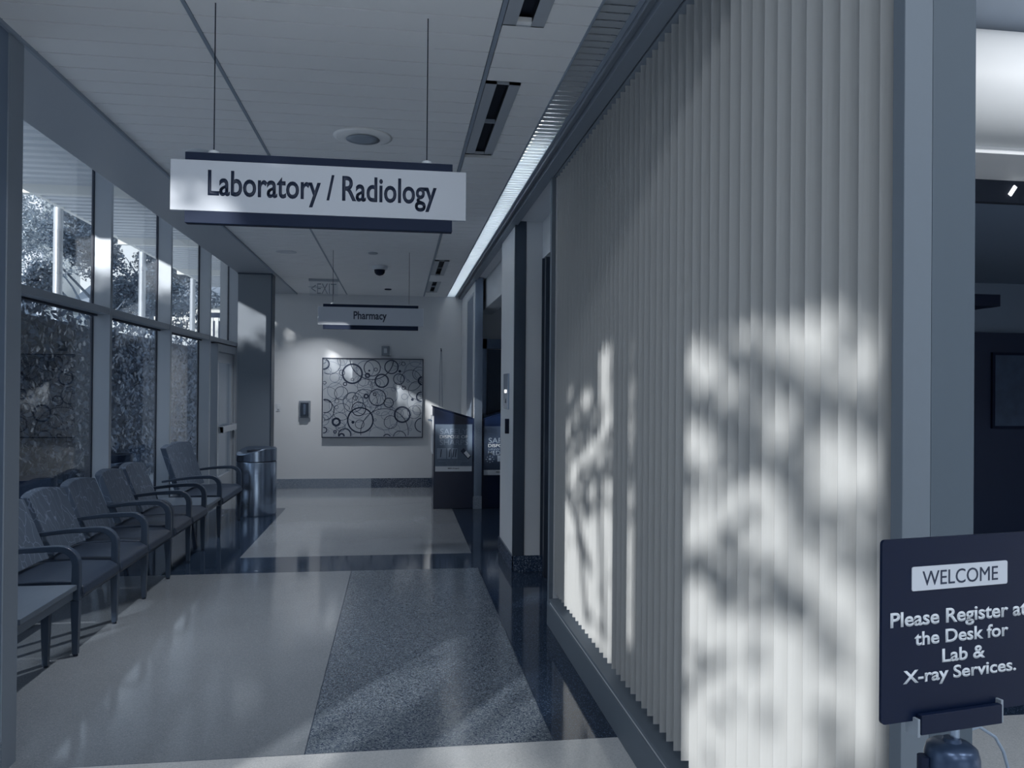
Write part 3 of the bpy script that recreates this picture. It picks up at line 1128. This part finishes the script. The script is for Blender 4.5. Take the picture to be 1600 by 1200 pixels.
def arm_part(parent, y, w=0.045, leg=True):
    path = []
    path.append((XB + 0.0, 0.585))
    path.append((XB + 0.12, 0.605))
    path.append((XB + 0.28, 0.625))
    path.append((XB + 0.42, 0.632))
    for k in range(7):
        a = pi / 2 - k * (pi / 2) / 6
        path.append((XFc - 0.105 + 0.095 * cos(a), 0.537 + 0.095 * sin(a)))
    path.append((XFc - 0.010, 0.46))
    path.append((XFc - 0.012, 0.33))
    th = [0.022, 0.026, 0.03, 0.034, 0.036, 0.038, 0.040, 0.042, 0.044, 0.044, 0.044, 0.046, 0.048]
    return MB().strip(path, y - w / 2, y + w / 2, th).build('armrest', M['wood'], parent, bevel=0.005)


def leg_part(parent, x, y, z1=0.33, tx=0.0):
    b = MB()
    a, c = 0.024, 0.015
    v = [(x - a, y - a, z1), (x + a, y - a, z1), (x + a, y + a, z1), (x - a, y + a, z1)]
    u = [(x + tx - c, y - c, 0.012), (x + tx + c, y - c, 0.012), (x + tx + c, y + c, 0.012), (x + tx - c, y + c, 0.012)]
    V = [b.bm.verts.new(p) for p in v]
    U = [b.bm.verts.new(p) for p in u]
    b.bm.faces.new(V)
    b.bm.faces.new(U)
    for i in range(4):
        j = (i + 1) % 4
        b.bm.faces.new([V[i], V[j], U[j], U[i]])
    o = b.build('leg', M['wood'], parent, bevel=0.003)
    MB().cyl((x + tx, y, 0.0), 0.013, 0.013, seg=14).build('glide', M['black'], o)
    return o


def seat_part(parent, y0, y1):
    g = 0.012
    b = MB()
    prof = [(XB + 0.06, 0.355), (XFc + 0.015, 0.335), (XFc + 0.032, 0.36), (XFc + 0.022, 0.405), (XFc - 0.03, 0.435), (XFc - 0.2, 0.440),
            (XB + 0.06, 0.425)]
    b.prism(prof, 1, y0 + g, y1 - g)
    s = b.build('seat', M['vinyl'], parent, bevel=0.010)
    MB().box(XB + 0.05, XFc - 0.0, y0 + g, y1 - g, 0.325, 0.345).build('seat_base', M['black'], s)
    return s


def back_part(parent, y0, y1, zt, z0=0.45):
    b = MB()
    n = 10
    rows = 8
    front, rear = [], []
    for r in range(rows + 1):
        t = r / rows
        z = z0 + (zt - z0) * t
        xr = XB + 0.12 - 0.16 * t
        fr, rrw = [], []
        for i in range(n + 1):
            s = i / n
            yy = y0 + (y1 - y0) * s
            edge = 0.5 - 0.5 * cos(2 * pi * min(s, 1 - s) if min(s, 1 - s) < 0.5 else pi)
            crown = 0.028 * sin(pi * s) if r == rows else 0.028 * sin(pi * s) * t * t
            zz = z + (crown if r else 0) + (0.0)
            bulge = 0.03 * sin(pi * min(1, max(0, s))) * (0.6 + 0.4 * sin(pi * t))
            wrap = 0.03 * (abs(2 * s - 1) ** 3)
            fr.append(b.bm.verts.new((xr + 0.035 + bulge * 0.5 + wrap, yy, zz)))
            rrw.append(b.bm.verts.new((xr - 0.025 + wrap, yy, zz)))
        front.append(fr)
        rear.append(rrw)
    for r in range(rows):
        for i in range(n):
            b.bm.faces.new([front[r][i], front[r][i + 1], front[r + 1][i + 1], front[r + 1][i]])
            b.bm.faces.new([rear[r][i + 1], rear[r][i], rear[r + 1][i], rear[r + 1][i + 1]])
        b.bm.faces.new([front[r][0], front[r + 1][0], rear[r + 1][0], rear[r][0]])
        b.bm.faces.new([front[r + 1][n], front[r][n], rear[r][n], rear[r + 1][n]])
    for i in range(n):
        b.bm.faces.new([front[rows][i], front[rows][i + 1], rear[rows][i + 1], rear[rows][i]])
        b.bm.faces.new([front[0][i + 1], front[0][i], rear[0][i], rear[0][i + 1]])
    o = b.build('backrest', M['fabric'], parent, bevel=0.008)
    return o


def chair(y0, y1, zt, label, arms, legs, group='row of linked waiting chairs'):
    root = empty('waiting_chair', (0, 0, 0))
    tag(root, label, 'chair', group)
    seat_part(root, y0, y1 - 0.022)
    back_part(root, y0 + 0.035, y1 - 0.035, zt)
    for a in arms:
        arm_part(root, a)
    for a in legs:
        leg_part(root, XFc - 0.012, a)
        leg_part(root, XB + 0.09, a, z1=0.36, tx=-0.05)
    # keep the root at the base of the chair
    off = Vector(((XB + XFc) / 2, (y0 + y1) / 2, 0))
    root.location = off
    for ch in root.children:
        ch.location = ch.location - off
    return root


chair(4.99, 5.63, 0.845, 'waiting chair next to the nearest side table, its back mostly hidden by the wall', [4.985], [4.985])
chair(5.63, 6.25, 0.845, 'second waiting chair from the near end, sharing the arm beside the table-end chair', [5.63], [5.63])
chair(6.25, 6.855, 0.845, 'middle waiting chair of the row, third from the near side table', [6.25], [6.25])
chair(6.93, 7.50, 0.85, 'fourth waiting chair from the near end, beside the paired arms', [6.865, 6.935], [6.875])
chair(7.50, 8.08, 0.85, 'waiting chair just before the small far side table', [7.51, 8.07], [7.50, 8.04])
chair(8.74, 9.82, 0.935, 'extra-wide waiting chair with a tall back at the far end by the waste bin', [8.74, 9.80], [8.73, 9.80], 'wide chair')


def side_table(y0, y1, label, z=0.43):
    root = empty('side_table', ((XB + XFc) / 2, (y0 + y1) / 2, 0))
    tag(root, label, 'side table', 'low side tables in the chair row')
    h, l = (XFc - XB) / 2, (y1 - y0) / 2
    MB().box(-h + 0.03, h + 0.01, -l, l, z - 0.03, z).build('tabletop', M['wood_l'], root, bevel=0.003)
    MB().box(-h + 0.06, h - 0.01, -l + 0.005, l - 0.005, z - 0.085, z - 0.031).build('apron', M['wood_l'], root, bevel=0.002)
    return root


t1 = side_table(4.235, 4.94, 'low side table at the near end of the chair row, cut by the wall')
off = Vector(t1.location)
for x, y in ((XFc - 0.10, 4.80), (XFc - 0.10, 4.33), (XB + 0.12, 4.80), (XB + 0.12, 4.33)):
    l_ = leg_part(t1, x, y, z1=0.35)
    l_.location = -off
t2 = side_table(8.12, 8.70, 'low side table between the linked chairs and the extra-wide chair', 0.425)

# ================================================================== welcome sign
ang = R(9)
ws = empty('welcome_sign', (0.8758, 1.1334, 0.0), ang)
tag(ws, 'navy WELCOME sign on a short stand asking visitors to register, at lower right', 'sign')
bd = empty('sign_board', (0, 0, 1.234))
bd.parent = ws


def rounded(hw, hh, rc, cx=0.0, cz=0.0, k=5):
    out = []
    for ax, az, a0 in ((hw - rc, hh - rc, 0), (-hw + rc, hh - rc, 90), (-hw + rc, -hh + rc, 180), (hw - rc, -hh + rc, 270)):
        for q in range(k):
            a = R(a0 + q * 90 / (k - 1))
            out.append((cx + ax + rc * cos(a), cz + az + rc * sin(a)))
    return out


b = MB()
b.prism(rounded(0.15, 0.14, 0.007), 1, -0.0025, 0.0025)
b.build('board', M['navy'], bd)
b = MB()
b.prism(rounded(0.095, 0.0185, 0.003, 0.0, 0.0778, 4), 1, -0.0038, -0.0025)
b.build('name_strip', M['signw'], bd)
text('lettering', 'WELCOME', M['ink'], 0.150, 0.0225, bd, (0.0, -0.0039, 0.0778), bold=0.0, ext=0.0004)
for words, wd, ht, cx, cz in (('Please Register at', 0.272, 0.0300, 0.0015, 0.0135), ('the Desk for', 0.187, 0.0215, 0.005, -0.0145),
                              ('Lab &', 0.086, 0.0212, 0.008, -0.0450), ('X-ray Services.', 0.225, 0.0265, 0.0025, -0.0750)):
    text('lettering', words, M['pale'], wd, ht, bd, (cx, -0.0026, cz), bold=0.022, ext=0.0005)
b = MB()
b.box(-0.086, 0.073, -0.015, -0.0055, -0.158, -0.128)
b.box(-0.086, 0.073, -0.0055, 0.012, -0.158, -0.146)
b.box(-0.086, 0.073, 0.004, 0.012, -0.146, -0.128)
b.build('holder_channel', M['navy'], bd, bevel=0.001)
MB().box(-0.091, -0.086, -0.013, 0.012, -0.162, -0.134).build('channel_end', M['frame'], bd, bevel=0.001)
MB().box(0.073, 0.078, -0.013, 0.012, -0.158, -0.122).build('channel_end', M['frame'], bd, bevel=0.001)
MB().cyl((-0.007, 0.0, 1.0), 0.0075, 0.077, seg=18).build('post', M['steel'], ws)
collar_m = mat('collar_metal', '#33445e', 0.3, 0.5)
o = MB().lathe([(0.030, 0.90), (0.0400, 0.91), (0.0400, 1.030), (0.036, 1.044), (0.028, 1.050), (0.014, 1.053), (0.012, 1.058)], c=(-0.012, 0, 0), seg=28).build('collar', collar_m, ws)
smooth_angle(o, 40)
for sx in (-0.043, 0.043):
    MB().cyl((sx - 0.012, 0.012, 0.90), 0.010, 0.13, seg=12).build('clamp_rod', M['navy'], ws)
MB().cyl((-0.012, 0.0, 0.0), 0.016, 0.90, seg=20).build('pole', M['steel'], ws)
MB().lathe([(0.17, 0), (0.17, 0.008), (0.15, 0.016), (0.02, 0.022)], c=(-0.012, 0, 0)).build('base', M['navy'], ws)

cb = MB().tube([(0.0, 0.06, -0.09), (0.025, 0.06, 0.005), (0.05, 0.06, 0.012), (0.088, 0.06, -0.012), (0.108, 0.06, -0.045), (0.122, 0.06, -0.09), (0.13, 0.06, -0.3), (0.10, 0.04, -0.7), (0.02, 0.03, -0.868)], 0.0035).build('cable', M['dim'])
cb.location = (1.19, 1.48, 0.87)
tag(cb, 'thin pale looping cable behind the WELCOME sign stand at lower right', 'cable')

# ================================================================== room to the right of the blind wall
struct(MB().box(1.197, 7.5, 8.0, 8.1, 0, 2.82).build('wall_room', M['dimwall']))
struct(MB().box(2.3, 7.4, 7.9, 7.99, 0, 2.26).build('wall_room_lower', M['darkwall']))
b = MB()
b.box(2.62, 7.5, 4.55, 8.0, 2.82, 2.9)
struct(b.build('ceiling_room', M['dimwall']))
struct(MB().box(2.62, 7.5, 4.50, 4.55, 2.80, 2.95).build('trim_17', M['black']))
struct(MB().box(2.62, 7.5, 4.0, 4.50, 2.94, 2.98).build('ceiling_band', M['tile']))
b = MB()
o_ = []
for k in range(25):
    a = R(90 + k * 7.5)
    o_.append((4.02 + 0.32 * cos(a), 3.29 + 0.315 * sin(a)))
b.prism([(p[0], p[1]) for p in o_], 0, 2.62, 7.5)
o = b.build('ceiling_curve', M['coat'])
smooth_angle(o, 60)
struct(o)
struct(MB().box(2.6, 7.5, 2.9, 4.3, 3.62, 3.66).build('ceiling_lobby_grid', M['track']))
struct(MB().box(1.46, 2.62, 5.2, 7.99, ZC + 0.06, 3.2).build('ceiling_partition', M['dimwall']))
o = MB().box(-1.75, 1.75, -0.06, 0.02, 0.0, 0.10).build('soffit_fill_housing', M['white'])
o.location = (4.6, 2.66, 3.42)
tag(o, 'long slim housing of an added fill light facing the curved soffit of the side room', 'lamp')
for k in range(2):
    o = MB().box(-0.012, 0.012, -0.004, 0.004, -0.035, 0.035).build('reflection_streak', M['lamp'])  # glowing strips stand in for lights mirrored in the dark band
    o.location = (3.83 + 0.17 * k, 4.492, 2.875)
    o.rotation_euler = (0, R(35), 0)
    tag(o, ('left' if k == 0 else 'right') + ' one of two small slanting glowing strips, as light reflections, on the dark bulkhead at upper right', 'lamp')
tv = empty('ceiling_monitor', (5.45, 6.8, 2.45))
tag(tv, 'dark flat box hanging in the side room at right, showing past the wall end', 'monitor')
MB().box(-0.5, 0.06, -0.2, 0.2, -0.055, 0.055).build('housing', M['navy'], tv, bevel=0.004)
MB().cyl((-0.2, 0, 0.05), 0.02, 0.32, seg=14).build('mounting_pole', M['navy'], tv)
pic = empty('dark_picture', (6.9, 7.9, 1.62))
tag(pic, 'dim framed picture on the dark wall of the side room at right edge', 'picture')
MB().box(-0.42, 0.42, -0.03, 0, -0.42, 0.42).build('frame', M['navy'], pic)
MB().box(-0.39, 0.39, -0.034, -0.03, -0.39, 0.39).build('print', mat('dark_print', '#33455f', 0.5, noise=0.5, nscale=9), pic)

# ================================================================== outdoors
struct(MB().box(-60, -2.63, -40, 90, -0.1, -0.02).build('ground', M['pave']))

# canopy outside the windows, ribbed metal deck with white beams and posts
can = empty('entrance_canopy', (-5.0, 10.0, 0))
tag(can, 'flat outdoor canopy with ribbed metal deck and round posts outside the windows', 'canopy')
b = MB()
y = -7.1
while y < 12.0:
    b.prism([(y, 4.34), (y + 0.05, 4.24), (y + 0.17, 4.24), (y + 0.22, 4.34), (y + 0.25, 4.34), (y + 0.25, 4.36), (y, 4.36)], 0, -0.0, 2.0)
    y += 0.25
b.build('ribbed_deck', M['deck'], can)
b = MB()
b.box(-0.06, 0.0, -7.1, 12.0, 4.24, 4.46)
for yy in (-6.4, -2.6, 1.2, 5.0, 8.8):
    b.box(0.0, 2.0, yy, yy + 0.12, 4.12, 4.27)
b.build('edge_beam', M['render'], can)
for yy in (2.75, 6.7, 10.6):
    MB().cyl((-0.1, yy, 0), 0.065, 4.26, seg=18).build('canopy_post', M['alu'], can)
for yy in (3.6, 7.4):
    MB().cyl((0.6, yy, 4.27), 0.01, 0.6, seg=8).build('tie_rod', M['deck'], can)


def foliage_mesh(name, pts, size, m, parent, rnd, tilt=1.0):
    b = MB()
    for p in pts:
        n = (rnd.gauss(0, 1), rnd.gauss(0, 1), rnd.gauss(0, 1) * tilt + 0.3)
        b.quad(p, size * rnd.uniform(0.7, 1.35), n, rnd.uniform(0, pi))
    return b.build(name, m, parent, recalc=False)


# clipped ivy hedge close to the windows
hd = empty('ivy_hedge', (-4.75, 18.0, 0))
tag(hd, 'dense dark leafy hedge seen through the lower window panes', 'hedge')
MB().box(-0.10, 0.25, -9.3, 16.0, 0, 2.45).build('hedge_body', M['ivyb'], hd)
rn = random.Random(11)
pts = [(0.25 + rn.uniform(-0.02, 0.12), rn.uniform(-9.3, 9.0), rn.uniform(0.0, 2.6)) for _ in range(15000)]
b = MB()
for p in pts:
    b.quad(p, rn.uniform(0.035, 0.07), (1.2 + rn.gauss(0, .3), rn.gauss(0, .7), rn.gauss(0, .7)), rn.uniform(0, pi))
b.build('leaves', M['ivy'], hd, recalc=False)


for x, y, h, m, sh, lab, nm, cat in (
        (-3.95, 8.70, 0.62, M['render'], 0.10, 'short white round bollard outside the nearest window pane', 'bollard', 'bollard'),
        (-3.98, 9.25, 0.60, M['signd'], 0.28, 'dark planter tub outside, next to the white bollard', 'planter', 'planter'),
        (-3.95, 11.6, 0.66, M['signd'], 0.30, 'dark planter tub outside the second window', 'planter', 'planter')):
    o = MB().lathe([(sh * 0.9, 0), (sh, h * 0.8), (sh, h), (sh * 0.8, h), (sh * 0.78, h - 0.06)], seg=28).build(nm, m)
    smooth_angle(o, 40)
    o.location = (x, y, -0.02)
    tag(o, lab, cat)


def tree(x, y, h, rad, n, m, label, seed, size=0.16, z0=1.6, sq=1.0, group='trees outside the windows'):
    rnd = random.Random(seed)
    root = empty('garden_tree', (x, y, 0))
    tag(root, label, 'tree', group)
    MB().tube([(0, 0, 0), (0.1, 0.05, h * 0.35), (0.0, -0.1, h * 0.6), (0.1, 0, h * 0.8)], [0.16, 0.12, 0.08, 0.03]).build('trunk', M['bark'], root)
    b = MB()
    for k in range(9):
        a = rnd.uniform(0, 2 * pi)
        z1 = rnd.uniform(0.35, 0.7) * h
        b.tube([(0, 0, z1), (rad * .5 * cos(a), rad * .5 * sin(a), z1 + .15 * h), (rad * .85 * cos(a), rad * .85 * sin(a), z1 + .22 * h)], [0.05, 0.03, 0.012], seg=6)
    b.build('branches', M['bark'], root)
    blobs = []
    for k in range(26):
        a, rr_ = rnd.uniform(0, 2 * pi), rad * sqrt(rnd.uniform(0, 1)) * 0.85
        zz = rnd.uniform(z0 + 0.3, h)
        sh = 1 - 0.55 * ((zz - z0) / (h - z0)) ** 2
        blobs.append((rr_ * cos(a) * sh, rr_ * sin(a) * sh * sq, zz, rnd.uniform(0.3, 0.6) * rad * 0.62))
    pts = []
    for k in range(n):
        bx, by, bz, br = rnd.choice(blobs)
        v = Vector((rnd.gauss(0, 1), rnd.gauss(0, 1), rnd.gauss(0, 1))).normalized() * br * rnd.uniform(0.55, 1.05)
        pts.append((bx + v.x, by + v.y, bz + v.z * 0.85))
    foliage_mesh('foliage', pts, size, m, root, rnd)
    return root


tree(-11.0, 20.5, 7.0, 2.7, 26000, M['leaf1'], 'pale leafy tree filling the upper pane of the nearest window', 21, 0.05, z0=4.0)
tree(-13.5, 29.0, 8.8, 3.2, 20000, M['leaf1'], 'tall pale tree behind the canopy post in the nearest window', 22, 0.06, z0=5.2)
tree(-9.3, 25.8, 6.9, 1.9, 16000, M['leaf2'], 'dark broad-leaved tree in the second window', 23, 0.055, z0=3.6)
tree(-9.4, 32.0, 7.2, 2.1, 14000, M['leaf2'], 'dark broad-leaved tree in the third window', 24, 0.06, z0=3.6)
tree(-11.0, 42.0, 8.5, 2.6, 7000, M['leaf2'], 'distant feathery tree beyond the fence in the farthest window', 25, 0.09)

# house with shingle roof, white wing, fence
hs_ = empty('white_house', (-22.0, 34.0, 0))
tag(hs_, 'low white house with a long shingle roof behind the trees', 'house')
MB().box(-6, 4.5, 0, 6, 0, 4.4).build('walls', M['render'], hs_)
MB().prism([(-0.6, 4.5), (3.5, 6.4), (7.0, 4.5)], 0, -6.5, 5.0).build('roof', M['shingle'], hs_)
MB().box(-6.5, 5.0, -0.7, -0.55, 4.35, 4.6).build('fascia', M['render'], hs_)
for k in range(4):
    MB().box(-4.5 + 2.2 * k, -3.4 + 2.2 * k, -0.03, 0.0, 2.2, 3.8).build('window', M['signd'], hs_)
wb = empty('white_building', (-26.0, 50.0, 0))
tag(wb, 'tall plain white building wing rising in the upper left of the nearest window', 'building')
MB().box(-7.0, 5.0, 0, 6, 0, 17).build('walls', M['render'], wb)
MB().box(-7.0, 5.1, -0.4, 0, 15.6, 16.0).build('ledge', M['render'], wb)
MB().box(4.0, 5.2, -0.2, 0, 0, 17).build('pilaster', M['signw'], wb)
w2 = empty('white_house', (-13.6, 52.0, 0))
tag(w2, 'white house with a dark window beyond the picket fence in the farthest windows', 'house')
MB().box(-6, 6, 0, 7, 0, 6.6).build('walls', M['render'], w2)
MB().box(1.6, 2.9, -0.05, 0, 4.6, 6.2).build('window', M['signd'], w2)
MB().prism([(-0.6, 6.6), (3.5, 8.4), (7.4, 6.6)], 0, -6.3, 6.3).build('roof', M['shingle'], w2)
fe = empty('picket_fence', (-12.0, 40.0, 0))
tag(fe, 'white upright picket fence seen through the farthest windows', 'fence')
b = MB()
for k in range(52):
    b.box(-4.6 + k * 0.25, -4.6 + k * 0.25 + 0.15, 0, 0.04, 3.2, 4.9)
b.build('pickets', M['render'], fe)
b = MB()
b.box(-4.6, 8.4, 0.04, 0.09, 3.1, 3.25)
b.box(-4.6, 8.4, 0.04, 0.09, 4.75, 4.9)
b.build('rails', M['render'], fe)
MB().box(-4.6, 8.4, 0.0, 0.12, 0.0, 3.1).build('retaining_wall', M['deck'], fe)

# unseen tree and added leaf screen on the sunny side behind the viewer, shaped to break the low sun into patches
def sunback(Y, Z, X, X0=1.04):
    k = (X - X0) / SUN.x
    return (X, Y + k * SUN.y, Z + k * SUN.z)


LIT = [  # areas of the blind wall (Y, z) the sun reaches
    [(4.96, 1.04), (4.75, 0.99), (4.44, 1.14), (3.90, 1.34), (4.05, 1.37), (4.34, 1.27)],
    [(5.10, 0.93), (4.66, 0.92), (4.19, 0.90), (3.92, 0.98), (3.79, 1.16), (3.66, 1.17), (3.63, 0.24), (5.07, 0.19)],
    [(3.60, 0.94), (3.40, 0.97), (3.38, 0.23), (3.58, 0.22)],
    [(4.09, 1.82), (3.81, 1.85), (3.82, 1.37), (3.99, 1.39)],
    [(3.68, 1.83), (3.46, 1.79), (3.47, 1.26), (3.64, 1.26)],
    [(4.50, 1.62), (4.22, 1.62), (4.25, 1.5), (4.46, 1.5)],
    [(3.11, 1.77), (2.72, 1.78), (2.46, 1.72), (2.37, 1.64), (2.13, 1.54), (1.96, 1.53), (1.96, 1.45), (2.09, 1.49), (2.37, 1.55), (2.55, 1.61), (2.77, 1.64), (3.10, 1.68)],
    [(2.46, 1.79), (2.13, 1.82), (1.64, 1.81), (1.49, 1.81), (1.49, 1.63), (1.79, 1.61), (1.91, 1.68), (2.03, 1.72), (2.21, 1.72), (2.37, 1.73)],
    [(1.90, 1.52), (1.77, 1.54), (1.5, 1.51), (1.5, 1.40), (1.79, 1.36), (1.90, 1.44)],
    [(3.10, 1.59), (2.94, 1.58), (2.55, 1.38), (2.44, 1.30), (2.55, 1.29), (2.79, 1.36), (3.10, 1.36)],
    [(3.09, 1.03), (2.55, 1.21), (2.28, 1.34), (2.06, 1.38), (1.98, 1.35), (2.02, 1.30), (2.24, 1.25), (2.45, 1.15), (2.76, 1.02), (3.09, 0.95)],
    [(2.36, 1.18), (2.16, 1.24), (1.96, 1.21), (1.81, 1.15), (1.5, 1.12), (1.5, 1.05), (1.81, 1.02), (1.93, 1.09), (2.12, 1.13), (2.32, 1.14)],
    [(3.18, 0.91), (2.76, 0.93), (2.37, 0.90), (2.15, 0.89), (1.84, 0.95), (1.72, 0.94), (1.72, 0.87), (1.84, 0.77), (1.93, 0.62), (1.96, 0.38), (2.51, 0.13), (3.17, 0.34)],
    [(1.61, 1.04), (1.46, 1.07), (1.46, 0.81), (1.68, 0.74), (1.69, 0.85)],
]
SIGN_GAP = [(3.13 + (1.04 - x) / SUN.x, z - (1.04 - x) / SUN.x * 0.348) for x, z in
            ((-1.02, 2.08), (-1.02, 2.385), (-0.72, 2.375), (-0.58, 2.27), (-0.50, 2.10))]
LIT.append(SIGN_GAP)


def infl(x, y):  # floor point -> coordinates on the blind wall plane
    k = (1.04 - x) / SUN.x
    return (y + k, k * SUN.z)


LIT.append([infl(*p) for p in ((-0.88, 3.17), (-0.52, 3.73), (-0.37, 3.99), (-0.20, 4.28), (0.08, 4.70), (0.33, 5.05), (0.41, 4.98), (0.39, 4.43), (0.24, 4.23), (0.01, 3.88), (-0.20, 3.50), (-0.33, 3.10))])
LIT.append([infl(*p) for p in ((0.39, 4.16), (0.60, 4.37), (0.83, 4.40), (0.87, 4.06), (0.84, 3.86), (0.62, 3.60), (0.69, 2.97), (0.20, 3.03), (0.06, 3.36))])
LIT.append([infl(*p) for p in ((0.5, 5.75), (1.3, 5.75), (1.3, 6.2), (0.5, 6.1))])
LIT.append([infl(*p) for p in ((-2.4, 4.2), (-1.85, 4.3), (-1.85, 4.9), (-2.35, 5.9))])
BR = [  # limbs that cross the open areas, (Y, z, Y, z, radius)
    (3.0, 1.64, 2.5, 1.47, .03), (2.5, 1.47, 1.8, 1.26, .035), (3.05, 0.94, 2.4, 0.94, .025),
    (1.75, .25, 1.45, .5, .06), (4.9, .95, 4.2, .6, .025), (4.6, .9, 4.3, .3, .025), (3.9, .3, 4.1, 1.2, .025),
    (2.9, .35, 2.4, .75, .025), (2.5, 1.75, 1.6, 1.5, .03)]


def inside(p, poly):
    c = False
    n = len(poly)
    for i in range(n):
        x1, y1 = poly[i]
        x2, y2 = poly[(i + 1) % n]
        if (y1 > p[1]) != (y2 > p[1]) and p[0] < (x2 - x1) * (p[1] - y1) / (y2 - y1) + x1:
            c = not c
    return c


def leafy(name_root, root, X0, X1, n, ylo, yhi, zlo, zhi, dark, size, seed):
    rnd = random.Random(seed)
    b = MB()
    o = Vector(root.location)
    for _ in range(n):
        Y, Z = rnd.uniform(ylo, yhi), rnd.uniform(zlo, zhi)
        if not dark(Y, Z, rnd):
            continue
        p = Vector(sunback(Y, Z, rnd.uniform(X0, X1))) - o
        if p.z + o.z < 0.1:
            continue
        nn = Vector((-SUN.x, -SUN.y, -SUN.z)) + Vector((rnd.gauss(0, .4), rnd.gauss(0, .4), rnd.gauss(0, .4)))
        b.quad(p, size * rnd.uniform(0.8, 1.3), nn, rnd.uniform(0, pi))
    return b.build(name_root, M['leaf2'], root, recalc=False)


c0 = Vector(sunback(3.0, 0, -6.5))
t_ = empty('shade_tree', (c0.x, c0.y, 0))
tag(t_, 'large spreading tree outside the lobby glazing whose branches dapple the blind', 'tree')
b = MB()
b.tube([(0, 0, 0), (0.05, 0.4, 2.2), (0.0, 0.2, 4.4)], [0.3, 0.24, 0.18])
b.build('trunk', M['bark'], t_)
b = MB()
for y0, z0, y1, z1, r in BR:
    a, c = Vector(sunback(y0, z0, -6.5)), Vector(sunback(y1, z1, -6.5))
    o3 = Vector((c0.x, c0.y, 0))
    m1 = (a + c) / 2 + Vector((0, 0, 0.05))
    b.tube([a - o3, m1 - o3, c - o3], [r, r, r * 0.9], seg=8)
b.build('branches', M['bark'], t_)


def dark1(Y, Z, rnd):
    if Z < 0:
        x = 1.04 + Z / 0.5194
        if -2.6 < x and Y - (1.04 - x) / SUN.x < 2.4:
            return rnd.random() < 0.1
    if Z > 2.35:
        return rnd.random() < 0.15
    for p in LIT:
        for dx, dy in ((0, 0), (.004, 0), (-.004, 0)):
            if inside((Y + dx, Z + dy), p):
                return rnd.random() < 0.015
    if 1.4 < Y < 3.2 and 0.15 < Z < 1.82:
        return rnd.random() < 0.24
    if 3.35 < Y < 5.15 and 0.15 < Z < 1.15:
        return rnd.random() < 0.2
    if 3.5 < Y < 5.1 and 1.15 < Z < 1.6:
        return rnd.random() < 0.35
    return True


leafy('foliage', t_, -6.8, -6.2, 52000, 0.0, 9.6, -2.2, 2.5, dark1, 0.055, 31)

# unseen leaf screen added to shade the lower part of the corridor windows: rays at the glass plane
h_ = empty('added_shade_screen', (-12.0, -6.0, 0))
tag(h_, 'tall leafy screen added out of view to block low sun, letting a band over its top', 'hedge')


def glassback(Y, Z, X):
    k = (X - (-2.61)) / SUN.x
    return (X, Y + k * SUN.y, Z + k * SUN.z)


rnd = random.Random(41)
b = MB()
for _ in range(9000):
    Y, Z = rnd.uniform(3.4, 13.2), rnd.uniform(-2.5, 3.2)
    top = 2.66 + 0.10 * sin(Y * 3.1) + 0.06 * sin(Y * 7.7) + (0.5 if Y > 10.62 and sin(Y * 15.0) < 0.25 else 0)
    if Z > top:
        if (sin(Y * 5.0 + Z * 9) * sin(Y * 2.3 - Z * 12 + 1) < 0.45) or rnd.random() > 0.5:
            continue
    if -0.1 < Z < 0.5 and 3.3 < Y < 5.3:
        continue
    p = Vector(glassback(Y, Z, rnd.uniform(-12.5, -11.5))) - Vector((-12.0, -6.0, 0))
    if p.z < 0.05:
        continue
    nn = Vector((-SUN.x, -SUN.y, -SUN.z)) + Vector((rnd.gauss(0, .5), rnd.gauss(0, .5), rnd.gauss(0, .5)))
    s = 0.17 if Z < top - 0.2 else 0.07
    b.quad(p, s * rnd.uniform(0.8, 1.3), nn, rnd.uniform(0, pi))
b.build('foliage', M['leaf2'], h_, recalc=False)
MB().box(-0.3, 0.3, -8.2, 1.4, 0.0, 3.2).build('hedge_core', M['ivyb'], h_)
b = MB()
for k in range(10):
    Y = 4.2 + k * 0.95
    a, c = Vector(glassback(Y, 2.4, -12.0)), Vector(glassback(Y + (-1) ** k * 0.5, 3.2, -12.0))
    b.tube([a - Vector((-12.0, -6.0, 0)), c - Vector((-12.0, -6.0, 0))], [0.05, 0.02], seg=6)
b.build('branches', M['bark'], h_)
